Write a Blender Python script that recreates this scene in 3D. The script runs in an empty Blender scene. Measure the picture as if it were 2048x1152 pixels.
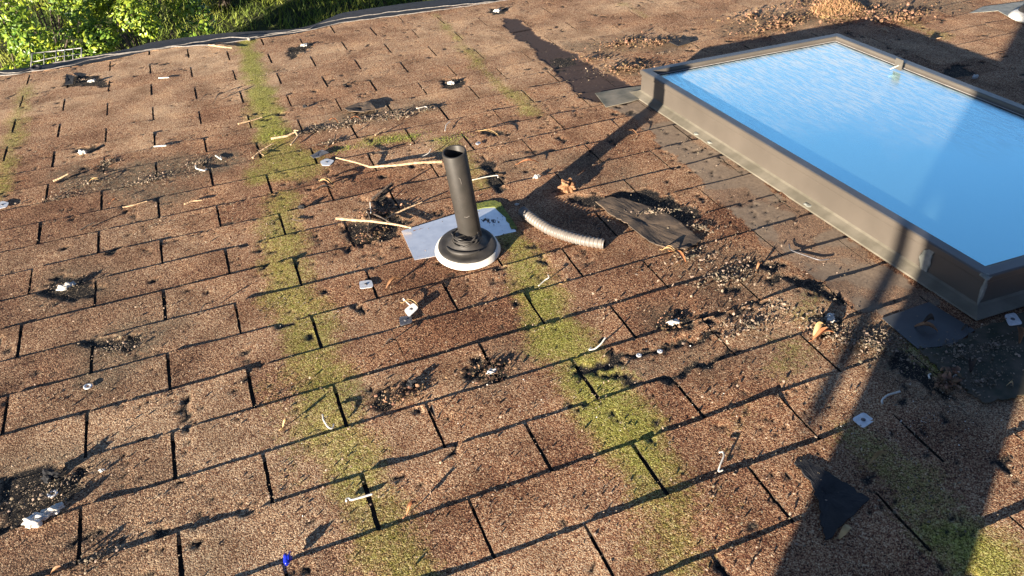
import bpy, bmesh, math, random
import numpy as np
from mathutils import Vector, Matrix
random.seed(7); rng = np.random.default_rng(7)
sc = bpy.context.scene
# ------------------------------------------------------------------ camera, world, sun, exposure
PITCH = math.radians(14)                       # 3:12 roof, falling away towards +y
cp_, sp_ = math.cos(PITCH), math.sin(PITCH)
RW = np.array([[1,0,0],[0,cp_,sp_],[0,-sp_,cp_]])      # roof frame -> world
CAM_R = np.array([[ 0.92874487,-0.25147938,0.27238041],
                  [-0.36696673,-0.51936156,0.7717506 ],
                  [-0.05261544,-0.81671396,-0.57463895]])   # columns: right, down, forward (roof frame)
CAM_P = np.array([0.24936477,-2.26299975,1.05611303])
F_PX = 1605.62                                  # focal length in pixels of a 2048 wide frame
cam_d = bpy.data.cameras.new('camera'); cam = bpy.data.objects.new('camera', cam_d)
sc.collection.objects.link(cam); sc.camera = cam
cam_d.sensor_width = 36; cam_d.lens = F_PX/2048*36; cam_d.clip_start = .02; cam_d.clip_end = 500
rr = RW@CAM_R
m = np.eye(4); m[:3,0] = rr[:,0]; m[:3,1] = -rr[:,1]; m[:3,2] = -rr[:,2]; m[:3,3] = RW@CAM_P
cam.matrix_world = Matrix(m.tolist())
L_roof = np.array([5.05,3.38,-1.0]); L_w = RW@L_roof; L_w /= np.linalg.norm(L_w)   # travel of sunlight
S_w = -L_w
elev = math.asin(S_w[2]); rot = math.atan2(S_w[0], S_w[1])
world = bpy.data.worlds.new('World'); sc.world = world; world.use_nodes = True
nt = world.node_tree; bg = nt.nodes['Background']
sky = nt.nodes.new('ShaderNodeTexSky'); sky.sky_type = 'NISHITA'; sky.sun_disc = False
sky.sun_elevation = elev; sky.sun_rotation = rot; sky.altitude = 100; sky.air_density = .40; sky.dust_density = .1
nt.links.new(sky.outputs[0], bg.inputs[0]); bg.inputs[1].default_value = .05
sd = bpy.data.lights.new('sun', 'SUN'); sd.energy = 5.0; sd.angle = math.radians(.53); sd.color = (1,.86,.69)
sun = bpy.data.objects.new('sun', sd); sc.collection.objects.link(sun)
sun.rotation_euler = Vector(L_w.tolist()).to_track_quat('-Z','Y').to_euler()
sc.view_settings.view_transform = 'Standard'; sc.view_settings.look = 'None'
sc.view_settings.exposure = 1.85; sc.view_settings.gamma = 1
sc.render.resolution_x = 1024; sc.render.resolution_y = 576

# ------------------------------------------------------------------ helpers
def px(x, y, h=0.0):
    """point at height h above the roof plane (roof frame, metres) seen at photo pixel x,y"""
    d = CAM_R@np.array([(x-1024)/F_PX, (y-576)/F_PX, 1.0]); s = (h-CAM_P[2])/d[2]
    return CAM_P+s*d
def V(*a): return np.array(a, float)
class MB:
    def __init__(s): s.v = []; s.f = []; s.a = []
    def add(s, vs, fs, a=0.0):
        o = len(s.v); s.v += [tuple(map(float,v)) for v in vs]; s.f += [tuple(i+o for i in f) for f in fs]; s.a += [a]*len(vs)
    def hexa(s, p):   # 8 points: bottom loop 0-3, top loop 4-7
        s.add(p, [(3,2,1,0),(4,5,6,7),(0,1,5,4),(1,2,6,5),(2,3,7,6),(3,0,4,7)])
    def box(s, c, e1, e2, e3):   # centre and half-axes
        c,e1,e2,e3 = map(np.asarray,(c,e1,e2,e3))
        s.hexa([c-e1-e2-e3,c+e1-e2-e3,c+e1+e2-e3,c-e1+e2-e3,c-e1-e2+e3,c+e1-e2+e3,c+e1+e2+e3,c-e1+e2+e3])
    def prism(s, pts, h0, h1):
        n = len(pts); b = [(p[0],p[1],h0+(p[2] if len(p)>2 else 0)) for p in pts]; t = [(p[0],p[1],h1+(p[2] if len(p)>2 else 0)) for p in pts]
        s.add(b+t, [tuple(range(n-1,-1,-1)), tuple(range(n,2*n))]+[(i,(i+1)%n,n+(i+1)%n,n+i) for i in range(n)])
    def tube(s, pts, r, n=8, caps=True, ridge=None):
        P = [np.asarray(p,float) for p in pts]; k = len(P)
        R = [r]*k if np.isscalar(r) else list(r)
        T = [P[min(i+1,k-1)]-P[max(i-1,0)] for i in range(k)]; T = [t/(np.linalg.norm(t)+1e-12) for t in T]
        up = V(0,0,1) if abs(T[0][2])<.9 else V(1,0,0)
        u = np.cross(T[0],up); u/=np.linalg.norm(u); rings=[]
        for i in range(k):
            u = u-T[i]*(u@T[i]); u/=np.linalg.norm(u)+1e-12; w = np.cross(T[i],u)
            rings += [P[i]+R[i]*(math.cos(2*math.pi*j/n)*u+math.sin(2*math.pi*j/n)*w) for j in range(n)]
        fs = [(i*n+j,i*n+(j+1)%n,(i+1)*n+(j+1)%n,(i+1)*n+j) for i in range(k-1) for j in range(n)]
        if caps: fs += [tuple(range(n-1,-1,-1)), tuple(range((k-1)*n,k*n))]
        s.add(rings, fs)
    def lathe(s, c, prof, ax=None, n=40, wob=0):
        c = np.asarray(c,float); ax = V(0,0,1) if ax is None else ax/np.linalg.norm(ax)
        u = np.cross(ax,V(0,1,0)); u/=np.linalg.norm(u); w = np.cross(ax,u); vs=[]
        for i,(r,h) in enumerate(prof):
            for j in range(n):
                a = 2*math.pi*j/n; q = r*(1+wob*math.sin(3*a+i)*.5+wob*math.sin(7*a+2*i)*.3)
                vs.append(c+ax*h+q*(math.cos(a)*u+math.sin(a)*w))
        k = len(prof)
        s.add(vs, [(i*n+j,i*n+(j+1)%n,(i+1)*n+(j+1)%n,(i+1)*n+j) for i in range(k-1) for j in range(n)])
    def blob(s, c, r, sub=2, wob=.25, sc3=(1,1,1), seed=0):
        bm = bmesh.new(); bmesh.ops.create_icosphere(bm, subdivisions=sub, radius=1)
        rs = random.Random(seed); ph = [rs.uniform(0,6) for _ in range(6)]
        vs=[]
        for v in bm.verts:
            p = np.array(v.co); q = 1+wob*(math.sin(3*p[0]+ph[0])*math.sin(4*p[1]+ph[1])+.5*math.sin(7*p[2]+ph[2]+3*p[0])+.35*math.sin(11*p[1]+ph[3])*math.sin(9*p[0]+ph[4]))
            vs.append(np.asarray(c)+r*q*p*np.array(sc3))
        s.add(vs, [tuple(v.index for v in f.verts) for f in bm.faces]); bm.free()
    def mesh(s, name, m, base=(0,0,0), smooth=False):
        me = bpy.data.meshes.new(name); b = np.asarray(base,float)
        me.from_pydata([tuple(np.array(v)-b) for v in s.v], [], s.f)
        if m: me.materials.append(m)
        if any(s.a):
            at = me.attributes.new('tone','FLOAT','POINT'); at.data.foreach_set('value', s.a)
        if smooth: me.polygons.foreach_set('use_smooth',[True]*len(me.polygons))
        me.update(); return me
def link(name, me, parent=None):
    o = bpy.data.objects.new(name, me); sc.collection.objects.link(o)
    if parent: o.parent = parent
    return o
def tag(o, label, cat, group=None, kind=None):
    if label: o['label'] = label
    if cat: o['category'] = cat
    if group: o['group'] = group
    if kind: o['kind'] = kind
    return o
def place(o, base):          # a top-level object standing on the roof
    o.location = (RW@np.asarray(base,float)).tolist(); o.rotation_euler = (-PITCH,0,0); return o
def thing(name, base, label, cat, group=None):
    o = place(link(name, None), base); o['_b'] = 0; del o['_b']
    BASE[o.name] = np.asarray(base,float); return tag(o, label, cat, group)
BASE = {}
def part(name, mb, m, parent, smooth=False, label=None):
    root = parent
    while root.parent: root = root.parent
    o = link(name, mb.mesh(name, m, BASE[root.name], smooth), parent)
    if label: o['label'] = label
    return o
def single(name, mb, m, base, label, cat, group=None, smooth=False, kind=None):
    o = place(link(name, mb.mesh(name, m, base, smooth)), base); BASE[o.name] = np.asarray(base,float)
    return tag(o, label, cat, group, kind)
# numpy value noise
def vnoise(x, y, seed=0):
    xi = np.floor(x).astype(np.int64); yi = np.floor(y).astype(np.int64); xf = x-xi; yf = y-yi
    def h(a,b):
        n = (a*374761393+b*668265263+seed*1442695041)&0x7fffffff
        n = ((n^(n>>13))*1274126177)&0x7fffffff; return ((n^(n>>16))&0xffff)/65535.0
    u = xf*xf*(3-2*xf); w = yf*yf*(3-2*yf)
    return (h(xi,yi)*(1-u)+h(xi+1,yi)*u)*(1-w)+(h(xi,yi+1)*(1-u)+h(xi+1,yi+1)*u)*w
def fbm(x, y, f, seed=0, o=3):
    s = 0; a = .5; t = 0
    for k in range(o): s = s+a*vnoise(x*f*2**k+17.3*k, y*f*2**k-9.1*k, seed+k); t += a; a *= .5
    return s/t
def sstep(a, b, x):
    t = np.clip((x-a)/(b-a),0,1); return t*t*(3-2*t)

def warppoly(pts, n=5, amp=.004, seed=0):
    r=random.Random(seed); out=[]
    for i in range(len(pts)):
        a=np.array(pts[i]); b=np.array(pts[(i+1)%len(pts)])
        for k in range(n):
            q=a+(b-a)*k/n; out.append((q[0]+r.uniform(-amp,amp),q[1]+r.uniform(-amp,amp)))
    return out
# ------------------------------------------------------------------ materials
def nmat(name):
    m = bpy.data.materials.new(name); m.use_nodes = True; t = m.node_tree; b = t.nodes['Principled BSDF']; return m,t,b
def node(t, typ, **k):
    n = t.nodes.new(typ)
    for a,v in k.items():
        if a.startswith('i_'):
            n.inputs[int(a[2:]) if a[2:].isdigit() else a[2:].replace('_',' ')].default_value = v
        else: setattr(n,a,v)
    return n
def ramp(t, stops):
    r = t.nodes.new('ShaderNodeValToRGB'); e = r.color_ramp.elements
    while len(e)<len(stops): e.new(.5)
    for i,(p,c) in enumerate(stops): e[i].position = p; e[i].color = (*c,1)
    return r
def mix(t, fac, a, b, blend='MIX'):
    n = t.nodes.new('ShaderNodeMix'); n.data_type = 'RGBA'; n.blend_type = blend
    for s,v in ((n.inputs[0],fac),(n.inputs[6],a),(n.inputs[7],b)):
        if hasattr(v,'is_linked') or hasattr(v,'links'): t.links.new(v,s)
        elif isinstance(v,tuple): s.default_value = (*v,1)
        else: s.default_value = v
    return n.outputs[2]
def mth(t, op, a, b=None, c=None):
    n = t.nodes.new('ShaderNodeMath'); n.operation = op
    for i,v in enumerate((a,b,c)):
        if v is None: continue
        if hasattr(v,'links'): t.links.new(v,n.inputs[i])
        else: n.inputs[i].default_value = v
    return n.outputs[0]
def simple(name, c1, c2=None, scale=30, rough=.6, metal=0, bump=.2, bscale=None, bdist=.001, spec=.5, tone=False, trans=0):
    m,t,b = nmat(name); L = t.links
    tc = node(t,'ShaderNodeTexCoord'); nz = node(t,'ShaderNodeTexNoise'); nz.inputs['Scale'].default_value = scale; nz.inputs['Detail'].default_value = 6
    L.new(tc.outputs['Object'], nz.inputs['Vector'])
    c2 = c2 or tuple(x*.6 for x in c1)
    r = ramp(t,[(.35,c2),(.65,c1)]); L.new(nz.outputs[0], r.inputs[0]); col = r.outputs[0]
    if tone:
        at = node(t,'ShaderNodeAttribute', attribute_name='tone')
        hs = node(t,'ShaderNodeHueSaturation'); L.new(col, hs.inputs['Color']); L.new(mth(t,'ADD',at.outputs['Fac'],.5), hs.inputs['Value']); L.new(mth(t,'MULTIPLY_ADD',at.outputs['Fac'],-.05,.525), hs.inputs['Hue']); col = hs.outputs[0]
    L.new(col, b.inputs['Base Color']); b.inputs['Roughness'].default_value = rough; b.inputs['Metallic'].default_value = metal
    b.inputs['Specular IOR Level'].default_value = spec
    if bump:
        n2 = node(t,'ShaderNodeTexNoise'); n2.inputs['Scale'].default_value = bscale or scale*4; n2.inputs['Detail'].default_value = 4; L.new(tc.outputs['Object'], n2.inputs['Vector'])
        bp = node(t,'ShaderNodeBump'); bp.inputs['Strength'].default_value = bump; bp.inputs['Distance'].default_value = bdist
        L.new(n2.outputs[0], bp.inputs['Height']); L.new(bp.outputs[0], b.inputs['Normal'])
    if trans:
        tr = node(t,'ShaderNodeBsdfTranslucent'); L.new(col,tr.inputs[0]); ms = node(t,'ShaderNodeMixShader'); ms.inputs[0].default_value = trans
        L.new(b.outputs[0],ms.inputs[1]); L.new(tr.outputs[0],ms.inputs[2]); L.new(ms.outputs[0], t.nodes['Material Output'].inputs[0])
    return m
def shingle_mat():
    m,t,b = nmat('granule_shingle'); L = t.links
    tc = node(t,'ShaderNodeTexCoord'); co = tc.outputs['Object']
    A = {k: node(t,'ShaderNodeAttribute', attribute_name=k).outputs['Fac'] for k in ('moss','bare','felt','worn','tone','dirt','pale')}
    wn = node(t,'ShaderNodeTexNoise'); wn.inputs['Scale'].default_value = 300; L.new(co,wn.inputs['Vector'])
    wv = node(t,'ShaderNodeVectorMath', operation='MULTIPLY_ADD'); L.new(wn.outputs['Color'],wv.inputs[0]); wv.inputs[1].default_value = (.003,.003,.003); L.new(co,wv.inputs[2])
    vo = node(t,'ShaderNodeTexVoronoi'); vo.inputs['Scale'].default_value = 640; L.new(wv.outputs[0], vo.inputs['Vector'])
    v2 = node(t,'ShaderNodeTexVoronoi'); v2.inputs['Scale'].default_value = 370; L.new(wv.outputs[0], v2.inputs['Vector'])
    sep = node(t,'ShaderNodeSeparateColor'); L.new(vo.outputs['Color'],sep.inputs[0])
    sep2 = node(t,'ShaderNodeSeparateColor'); L.new(v2.outputs['Color'],sep2.inputs[0])
    g = mth(t,'ADD', mth(t,'MULTIPLY',sep.outputs[0],.66), mth(t,'MULTIPLY',sep2.outputs[0],.34))
    gt = mth(t,'ADD', g, mth(t,'MULTIPLY', mth(t,'SUBTRACT',A['tone'],.5), .55))
    rp = ramp(t,[(.08,(.018,.011,.007)),(.26,(.12,.044,.026)),(.42,(.25,.112,.060)),(.56,(.395,.214,.116)),(.72,(.55,.365,.215)),(.92,(.76,.60,.40))]); L.new(gt, rp.inputs[0])
    col = rp.outputs[0]
    # large soft staining
    n1 = node(t,'ShaderNodeTexNoise'); n1.inputs['Scale'].default_value = 9; n1.inputs['Detail'].default_value = 5; L.new(co,n1.inputs['Vector'])
    st = ramp(t,[(.32,(.60,.55,.52)),(.5,(.9,.87,.86)),(.66,(1.08,1.03,.98))]); L.new(n1.outputs[0],st.inputs[0]); col = mix(t,1.0,col,st.outputs[0],'MULTIPLY')
    # pale grey tint
    bw = node(t,'ShaderNodeRGBToBW'); L.new(col,bw.inputs[0]); pg = mix(t,1.0,bw.outputs[0],(1.12,.98,.70),'MULTIPLY'); col = mix(t,A['pale'],col,pg)
    # dirt: darker grey brown
    fine = node(t,'ShaderNodeTexNoise'); fine.inputs['Scale'].default_value = 130; fine.inputs['Detail'].default_value = 4; L.new(co,fine.inputs['Vector'])
    dcol = mix(t, g, (.02,.017,.012), (.30,.24,.16)); dn = mth(t,'MULTIPLY', A['dirt'], mth(t,'MULTIPLY_ADD',fine.outputs[0],2.6,-.6)); dn = node_clamp(t,dn); col = mix(t,dn,col,dcol)
    # moss film
    mc = ramp(t,[(.15,(.045,.044,.008)),(.42,(.19,.195,.024)),(.68,(.38,.40,.07)),(1,(.66,.66,.22))]); L.new(g,mc.inputs[0])
    fm = node_clamp(t, mth(t,'MULTIPLY_ADD', fine.outputs[0], 1.5, mth(t,'MULTIPLY_ADD',A['moss'],1.55,-1.22))); col = mix(t,mth(t,'MULTIPLY',fm,.84),col,mc.outputs[0])
    # worn: granules gone, smooth brown mat
    wc = mix(t, fine.outputs[0], (.13,.098,.072), (.38,.30,.22)); col = mix(t,A['worn'],col,wc)
    fc = mix(t, fine.outputs[0], (.040,.028,.027), (.095,.068,.060)); col = mix(t,A['felt'],col,fc)
    spk = mth(t,'GREATER_THAN', sep.outputs[1], .90); bc = mix(t, spk, (.018,.016,.015), (.24,.19,.13)); col = mix(t,A['bare'],col,bc)
    L.new(col,b.inputs['Base Color']); b.inputs['Roughness'].default_value = .85; b.inputs['Specular IOR Level'].default_value = .25
    hh = mth(t,'ADD', mth(t,'MULTIPLY',mth(t,'SUBTRACT',1.0,vo.outputs['Distance']),.55), mth(t,'MULTIPLY',sep.outputs[2],.3))
    hh = mth(t,'ADD', hh, mth(t,'MULTIPLY',mth(t,'SUBTRACT',1.0,v2.outputs['Distance']),.8))
    sm = mth(t,'SUBTRACT',1.0, mth(t,'MULTIPLY', mth(t,'MAXIMUM',A['worn'],A['felt']), .8)); 
    bp = node(t,'ShaderNodeBump'); bp.inputs['Distance'].default_value = .0014; L.new(mth(t,'MULTIPLY',sm,.62), bp.inputs['Strength']); L.new(hh,bp.inputs['Height']); L.new(bp.outputs[0],b.inputs['Normal'])
    return m
def node_clamp(t, v):
    n = t.nodes.new('ShaderNodeClamp'); t.links.new(v,n.inputs[0]); return n.outputs[0]
M = {}
M['shingle'] = shingle_mat()
M['under'] = simple('dark_underlayer',(.03,.024,.02),(.008,.007,.007),60,.9,bump=.5)
M['wood'] = simple('fascia_wood',(.12,.08,.05),(.06,.04,.025),12,.7)
M['abs'] = simple('black_plastic_pipe',(.038,.034,.030),(.026,.024,.021),35,.52,bump=.15,bscale=60,bdist=.0006,spec=.45)
M['rubber'] = simple('black_rubber',(.05,.046,.042),(.03,.028,.026),50,.6,bump=.4,bscale=90)
M['hole'] = simple('pipe_inside',(.012,.012,.012),(.006,.006,.006),20,.9,bump=0)
M['white'] = simple('white_plastic',(.82,.80,.74),(.62,.6,.54),60,.45,bump=.25)
M['putty'] = simple('white_sealant',(.85,.84,.8),(.55,.53,.48),90,.5,bump=.5,bscale=200)
M['alu'] = simple('bright_aluminium',(.90,.92,.94),(.76,.79,.83),40,.36,metal=.6,bump=.12,bscale=25,bdist=.0008)
M['galv'] = simple('galvanised_steel',(.86,.87,.88),(.66,.68,.70),120,.4,metal=.35,bump=.2)
M['galvdull'] = simple('dull_steel',(.22,.22,.24),(.12,.12,.13),120,.5,metal=.6,bump=.2)
M['wire'] = simple('white_coated_wire',(.78,.76,.70),(.6,.57,.5),150,.4,metal=.2,bump=.1)
M['bark'] = simple('pale_twig_bark',(.62,.45,.28),(.36,.24,.14),120,.8,bump=.5)
M['darkbark'] = simple('dark_twig_bark',(.12,.09,.07),(.035,.028,.024),90,.9,bump=.6)
M['leaf'] = simple('brown_dead_leaf',(.40,.22,.11),(.22,.11,.055),50,.7,bump=.4,trans=.12)
M['leafred'] = simple('orange_dead_leaf',(.52,.22,.09),(.32,.13,.06),60,.65,bump=.3,trans=.12)
M['leafpale'] = simple('straw_leaf',(.62,.45,.22),(.42,.28,.13),60,.7,bump=.3,trans=.1)
M['leafdark'] = simple('blackened_leaf',(.05,.038,.03),(.02,.016,.014),60,.7,bump=.4)
M['litter'] = simple('leaf_litter',(.30,.185,.10),(.075,.045,.028),40,.85,bump=.5,tone=True)
M['crumb'] = simple('roof_grit',(.30,.24,.17),(.12,.095,.07),60,.85,bump=.5,tone=True)
M['hose'] = simple('grey_corrugated_plastic',(.21,.19,.17),(.16,.145,.13),30,.42,bump=.1)
M['felt'] = simple('torn_asphalt_felt',(.026,.027,.031),(.012,.013,.016),35,.85,bump=.6,bscale=300,bdist=.0012)
M['feltbrown'] = simple('dusty_felt',(.16,.115,.078),(.042,.034,.028),25,.85,bump=.6,bscale=260,bdist=.0012)
M['blue'] = simple('blue_plastic',(.01,.03,.55),(.005,.015,.3),60,.3)
M['bronze'] = simple('bronze_painted_metal',(.112,.097,.081),(.09,.078,.065),8,.42,metal=0.0,bump=.06,bscale=14,bdist=.001,spec=.6)
M['bronzesky'] = simple('sky_tinted_frame_metal',(.13,.135,.145),(.09,.094,.10),10,.38,metal=.45,bump=.08,bscale=18,spec=.6)  # upward frame faces: reflected sky put into a slate-grey base colour
M['sealstrip'] = simple('dusty_flashing_strip',(.20,.18,.14),(.13,.118,.088),22,.7,bump=.3,bscale=60)
M['gasket'] = simple('black_gasket',(.014,.014,.016),(.008,.008,.009),20,.4,bump=0)
M['bead'] = simple('pale_glazing_bead',(.6,.58,.55),(.45,.43,.4),80,.4,bump=.3)
M['smear'] = simple('grey_sealant_smear',(.30,.31,.28),(.18,.19,.17),60,.55,bump=.6,bscale=120)
M['flash'] = simple('grey_metal_flashing',(.11,.118,.125),(.08,.086,.09),14,.5,metal=.2,bump=.15,bscale=30)
M['flashdirty'] = simple('mossy_flashing',(.095,.075,.05),(.026,.032,.016),34,.75,bump=.4,bscale=120)
M['stepflash'] = simple('cement_coated_flashing',(.27,.245,.195),(.10,.105,.085),16,.75,bump=.4)
M['gutter'] = simple('dark_gutter_metal',(.035,.035,.04),(.02,.02,.022),20,.5,bump=.1)
M['mesh'] = simple('grey_guard_fabric',(.034,.037,.044),(.02,.022,.026),60,.7,bump=.4,bscale=700)
M['cable'] = simple('pale_cable',(.30,.28,.26),(.16,.15,.14),90,.5,bump=.2)
M['ink'] = simple('black_ink',(.02,.02,.03),(.02,.02,.03),20,.6,bump=0)
M['grassdry'] = simple('dry_moss_tuft',(.52,.33,.17),(.32,.19,.09),80,.9,tone=True,bump=.3)
M['rack'] = simple('rack_wire',(.42,.42,.40),(.25,.25,.24),90,.5)
M['green'] = simple('hedge_leaf',(.27,.36,.035),(.07,.16,.018),3,.38,bump=.1,tone=True,trans=.16)
M['grass'] = simple('lawn_blade',(.24,.30,.05),(.12,.19,.03),2,.6,bump=0,tone=True,trans=.25)
M['soil'] = simple('lawn_soil',(.055,.07,.02),(.03,.03,.014),3,.95,bump=.6,bscale=20,bdist=.03)
M['cloth'] = simple('dark_work_clothes',(.05,.055,.07),(.03,.035,.045),20,.9,bump=.3)
M['flower'] = simple('pink_petal',(.75,.4,.6),(.6,.3,.5),20,.6,bump=0)
def glass_mat():
    m,t,b = nmat('sky_blue_glazing'); L = t.links
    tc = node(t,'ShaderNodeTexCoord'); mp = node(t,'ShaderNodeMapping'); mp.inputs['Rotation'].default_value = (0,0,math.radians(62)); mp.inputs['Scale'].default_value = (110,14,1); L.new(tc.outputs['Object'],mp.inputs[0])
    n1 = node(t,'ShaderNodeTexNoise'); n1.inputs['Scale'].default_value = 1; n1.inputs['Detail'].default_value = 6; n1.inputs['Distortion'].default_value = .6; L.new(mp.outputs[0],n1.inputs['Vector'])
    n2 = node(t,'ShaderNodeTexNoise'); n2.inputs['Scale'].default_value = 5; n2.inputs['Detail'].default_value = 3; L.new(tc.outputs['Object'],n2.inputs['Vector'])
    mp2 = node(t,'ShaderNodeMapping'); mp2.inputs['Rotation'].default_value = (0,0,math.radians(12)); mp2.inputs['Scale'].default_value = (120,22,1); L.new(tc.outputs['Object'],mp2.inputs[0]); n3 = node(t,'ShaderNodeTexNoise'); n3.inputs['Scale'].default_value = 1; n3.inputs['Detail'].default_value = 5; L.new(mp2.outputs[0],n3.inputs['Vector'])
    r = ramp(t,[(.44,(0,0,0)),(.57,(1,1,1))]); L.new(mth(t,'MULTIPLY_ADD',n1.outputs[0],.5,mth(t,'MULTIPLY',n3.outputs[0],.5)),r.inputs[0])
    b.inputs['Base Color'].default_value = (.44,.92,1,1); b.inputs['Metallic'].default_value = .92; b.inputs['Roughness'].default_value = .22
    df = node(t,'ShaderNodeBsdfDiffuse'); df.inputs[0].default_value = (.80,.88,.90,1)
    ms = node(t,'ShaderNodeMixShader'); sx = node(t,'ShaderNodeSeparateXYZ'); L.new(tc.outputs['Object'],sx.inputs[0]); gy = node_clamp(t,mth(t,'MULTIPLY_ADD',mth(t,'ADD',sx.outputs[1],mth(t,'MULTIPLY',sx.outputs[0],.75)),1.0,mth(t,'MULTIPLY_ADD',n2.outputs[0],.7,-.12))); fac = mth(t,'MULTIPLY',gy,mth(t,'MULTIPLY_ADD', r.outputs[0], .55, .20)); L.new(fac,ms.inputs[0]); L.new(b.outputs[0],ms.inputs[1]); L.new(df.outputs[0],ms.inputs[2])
    bp = node(t,'ShaderNodeBump'); bp.inputs['Strength'].default_value = .25; bp.inputs['Distance'].default_value = .001; L.new(n1.outputs[0],bp.inputs['Height']); L.new(bp.outputs[0],df.inputs['Normal'])
    L.new(ms.outputs[0], t.nodes['Material Output'].inputs[0]); return m
M['glass'] = glass_mat()

# ------------------------------------------------------------------ shingle roof
W, C = .305, .12632
def seg_dist(X, Y, pl, warp):
    """distance from grid to polyline of (x,y,r) roof points; returns d - r"""
    best = np.full(X.shape, 9.)
    for (a,b) in zip(pl[:-1],pl[1:]) if len(pl)>1 else [(pl[0],pl[0])]:
        ax,ay,ar = a; bx,by,br = b; dx,dy = bx-ax,by-ay; l2 = dx*dx+dy*dy+1e-12
        tt = np.clip(((X-ax)*dx+(Y-ay)*dy)/l2,0,1)
        d = np.hypot(X-ax-tt*dx, Y-ay-tt*dy)-(ar+tt*(br-ar)); best = np.minimum(best,d)
    return best+warp
def PL(*p): return [(*px(x,y)[:2], r) for x,y,r in p]
def inpoly(X, Y, poly):
    r = np.zeros(X.shape,bool); n = len(poly)
    for i in range(n):
        x1,y1 = poly[i]; x2,y2 = poly[(i+1)%n]
        c = ((y1>Y)!=(y2>Y)) & (X < (x2-x1)*(Y-y1)/(y2-y1+1e-12)+x1); r ^= c
    return r
def PG(*p): return [tuple(px(x,y)[:2]) for x,y in p]
MOSS = [(PL((488,85,.045),(510,150,.05),(530,220,.055),(550,280,.06)),1.12),
        (PL((550,290,.07),(590,335,.11),(530,350,.08)),.75),
        (PL((560,400,.06),(560,520,.07),(600,640,.075),(640,740,.075),(670,860,.08),(720,960,.07)),.72),
        (PL((720,960,.06),(760,1060,.06),(800,1150,.07)),.66),
        (PL((870,30,.02),(930,95,.03),(975,150,.03),(1020,190,.045),(1060,225,.04)),.76),
        (PL((690,300,.03),(760,285,.035),(825,275,.03)),.95),
        (PL((860,280,.03),(900,290,.05),(960,370,.04)),.70),
        (PL((985,430,.03),(1030,500,.05),(1075,570,.06)),.78),
        (PL((1080,600,.06),(1130,690,.07),(1190,770,.08),(1250,850,.075),(1290,930,.07)),.92),
        (PL((1290,930,.06),(1330,1020,.07),(1360,1150,.06)),.62),
        (PL((60,170,.03),(35,240,.05),(15,330,.04),(0,400,.03)),.72),
        (PL((1250,10,.03),(1290,35,.03)),.66),(PL((1800,40,.04),(1880,75,.05)),.6),
        (PL((1560,735,.04),(1580,700,.05)),.55),(PL((1640,600,.05),(1600,640,.05)),.45),
        (PL((1700,880,.05),(1830,980,.07),(1920,1080,.07)),.55), (PL((1920,1090,.06),(1990,1150,.07)),.95),
        (PL((1850,710,.03),(1880,740,.04)),.85),(PL((1450,900,.04),(1500,800,.03)),.35),
        (PL((540,780,.06),(600,960,.06)),.35),(PL((1000,450,.02),(985,425,.02)),.9),(PL((1420,1000,.06),(1470,1080,.06)),.3)]
BARE = [PG((133,152),(200,150),(222,170),(208,176),(150,173),(131,176)), PG((88,574),(150,558),(200,575),(190,600),(120,602),(84,590)),
        PG((1312,640),(1345,625),(1385,640),(1392,660),(1345,668),(1315,655)), PG((928,735),(960,720),(1010,730),(1020,755),(985,768),(930,765)),
        PG((160,690),(200,678),(270,675),(288,690),(255,705),(190,700)), PG((880,160),(925,160),(930,172),(905,180),(885,174)),
        PG((575,98),(620,85),(625,95),(600,108),(588,120),(580,115)), PG((745,425),(770,372),(785,370),(775,400),(800,435),(825,445),(800,450),(760,445)),
        PG((690,455),(790,440),(800,470),(720,495),(695,480)), PG((0,965),(90,935),(165,950),(168,985),(60,1050),(0,1072)),
        PG((1090,120),(1140,115),(1160,128),(1115,140)), PG((1130,400),(1300,380),(1410,430),(1370,450),(1290,420),(1180,415)),
        PG((955,310),(985,325),(1015,380),(1000,392),(965,340)), PG((740,775),(800,790),(790,825),(745,815)), PG((812,768),(832,768),(830,780),(815,778)),
        PG((1150,730),(1165,735),(1230,712),(1290,703),(1400,680),(1440,658),(1452,668),(1400,690),(1300,714),(1250,724),(1195,744),(1175,752),(1150,745)),
        PG((1175,742),(1235,753),(1290,762),(1340,748),(1440,710),(1482,698),(1478,708),(1400,740),(1325,768),(1280,774),(1225,766)), PG((1410,640),(1510,608),(1545,602),(1545,610),(1500,618),(1412,648)), PG((1620,640),(1650,628),(1690,632),(1660,675),(1625,672)),
        PG((975,20),(1010,15),(1015,28),(985,32)), PG((150,300),(200,292),(190,310),(160,308)), PG((200,325),(225,318),(228,345),(200,345)),
        PG((1530,560),(1560,548),(1640,570),(1690,600),(1680,620),(1630,590),(1560,568),(1532,580)),
        PG((1500,520),(1570,530),(1560,545),(1490,535)), PG((1880,145),(1920,130),(1950,150),(1900,162)), PG((960,262),(1000,262),(1020,268),(990,275)), PG((1440,585),(1470,575),(1490,585),(1455,592)),
        PG((1770,730),(1800,700),(1830,730),(1900,790),(1880,800)), PG((100,560),(140,548),(165,556),(120,568))]
FELT = [PG((1008,36),(1040,40),(1075,72),(1110,88),(1160,118),(1215,150),(1275,178),(1292,196),(1250,212),(1205,205),(1170,200),(1130,165),(1095,130),(1050,85),(1035,80),(1012,55))]
WORN = [PG((1205,215),(1290,198),(1330,225),(1480,330),(1620,430),(1760,530),(1880,615),(1770,640),(1700,620),(1660,570),(1560,520),(1500,450),(1420,390),(1370,330),(1300,270),(1240,225))]
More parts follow.
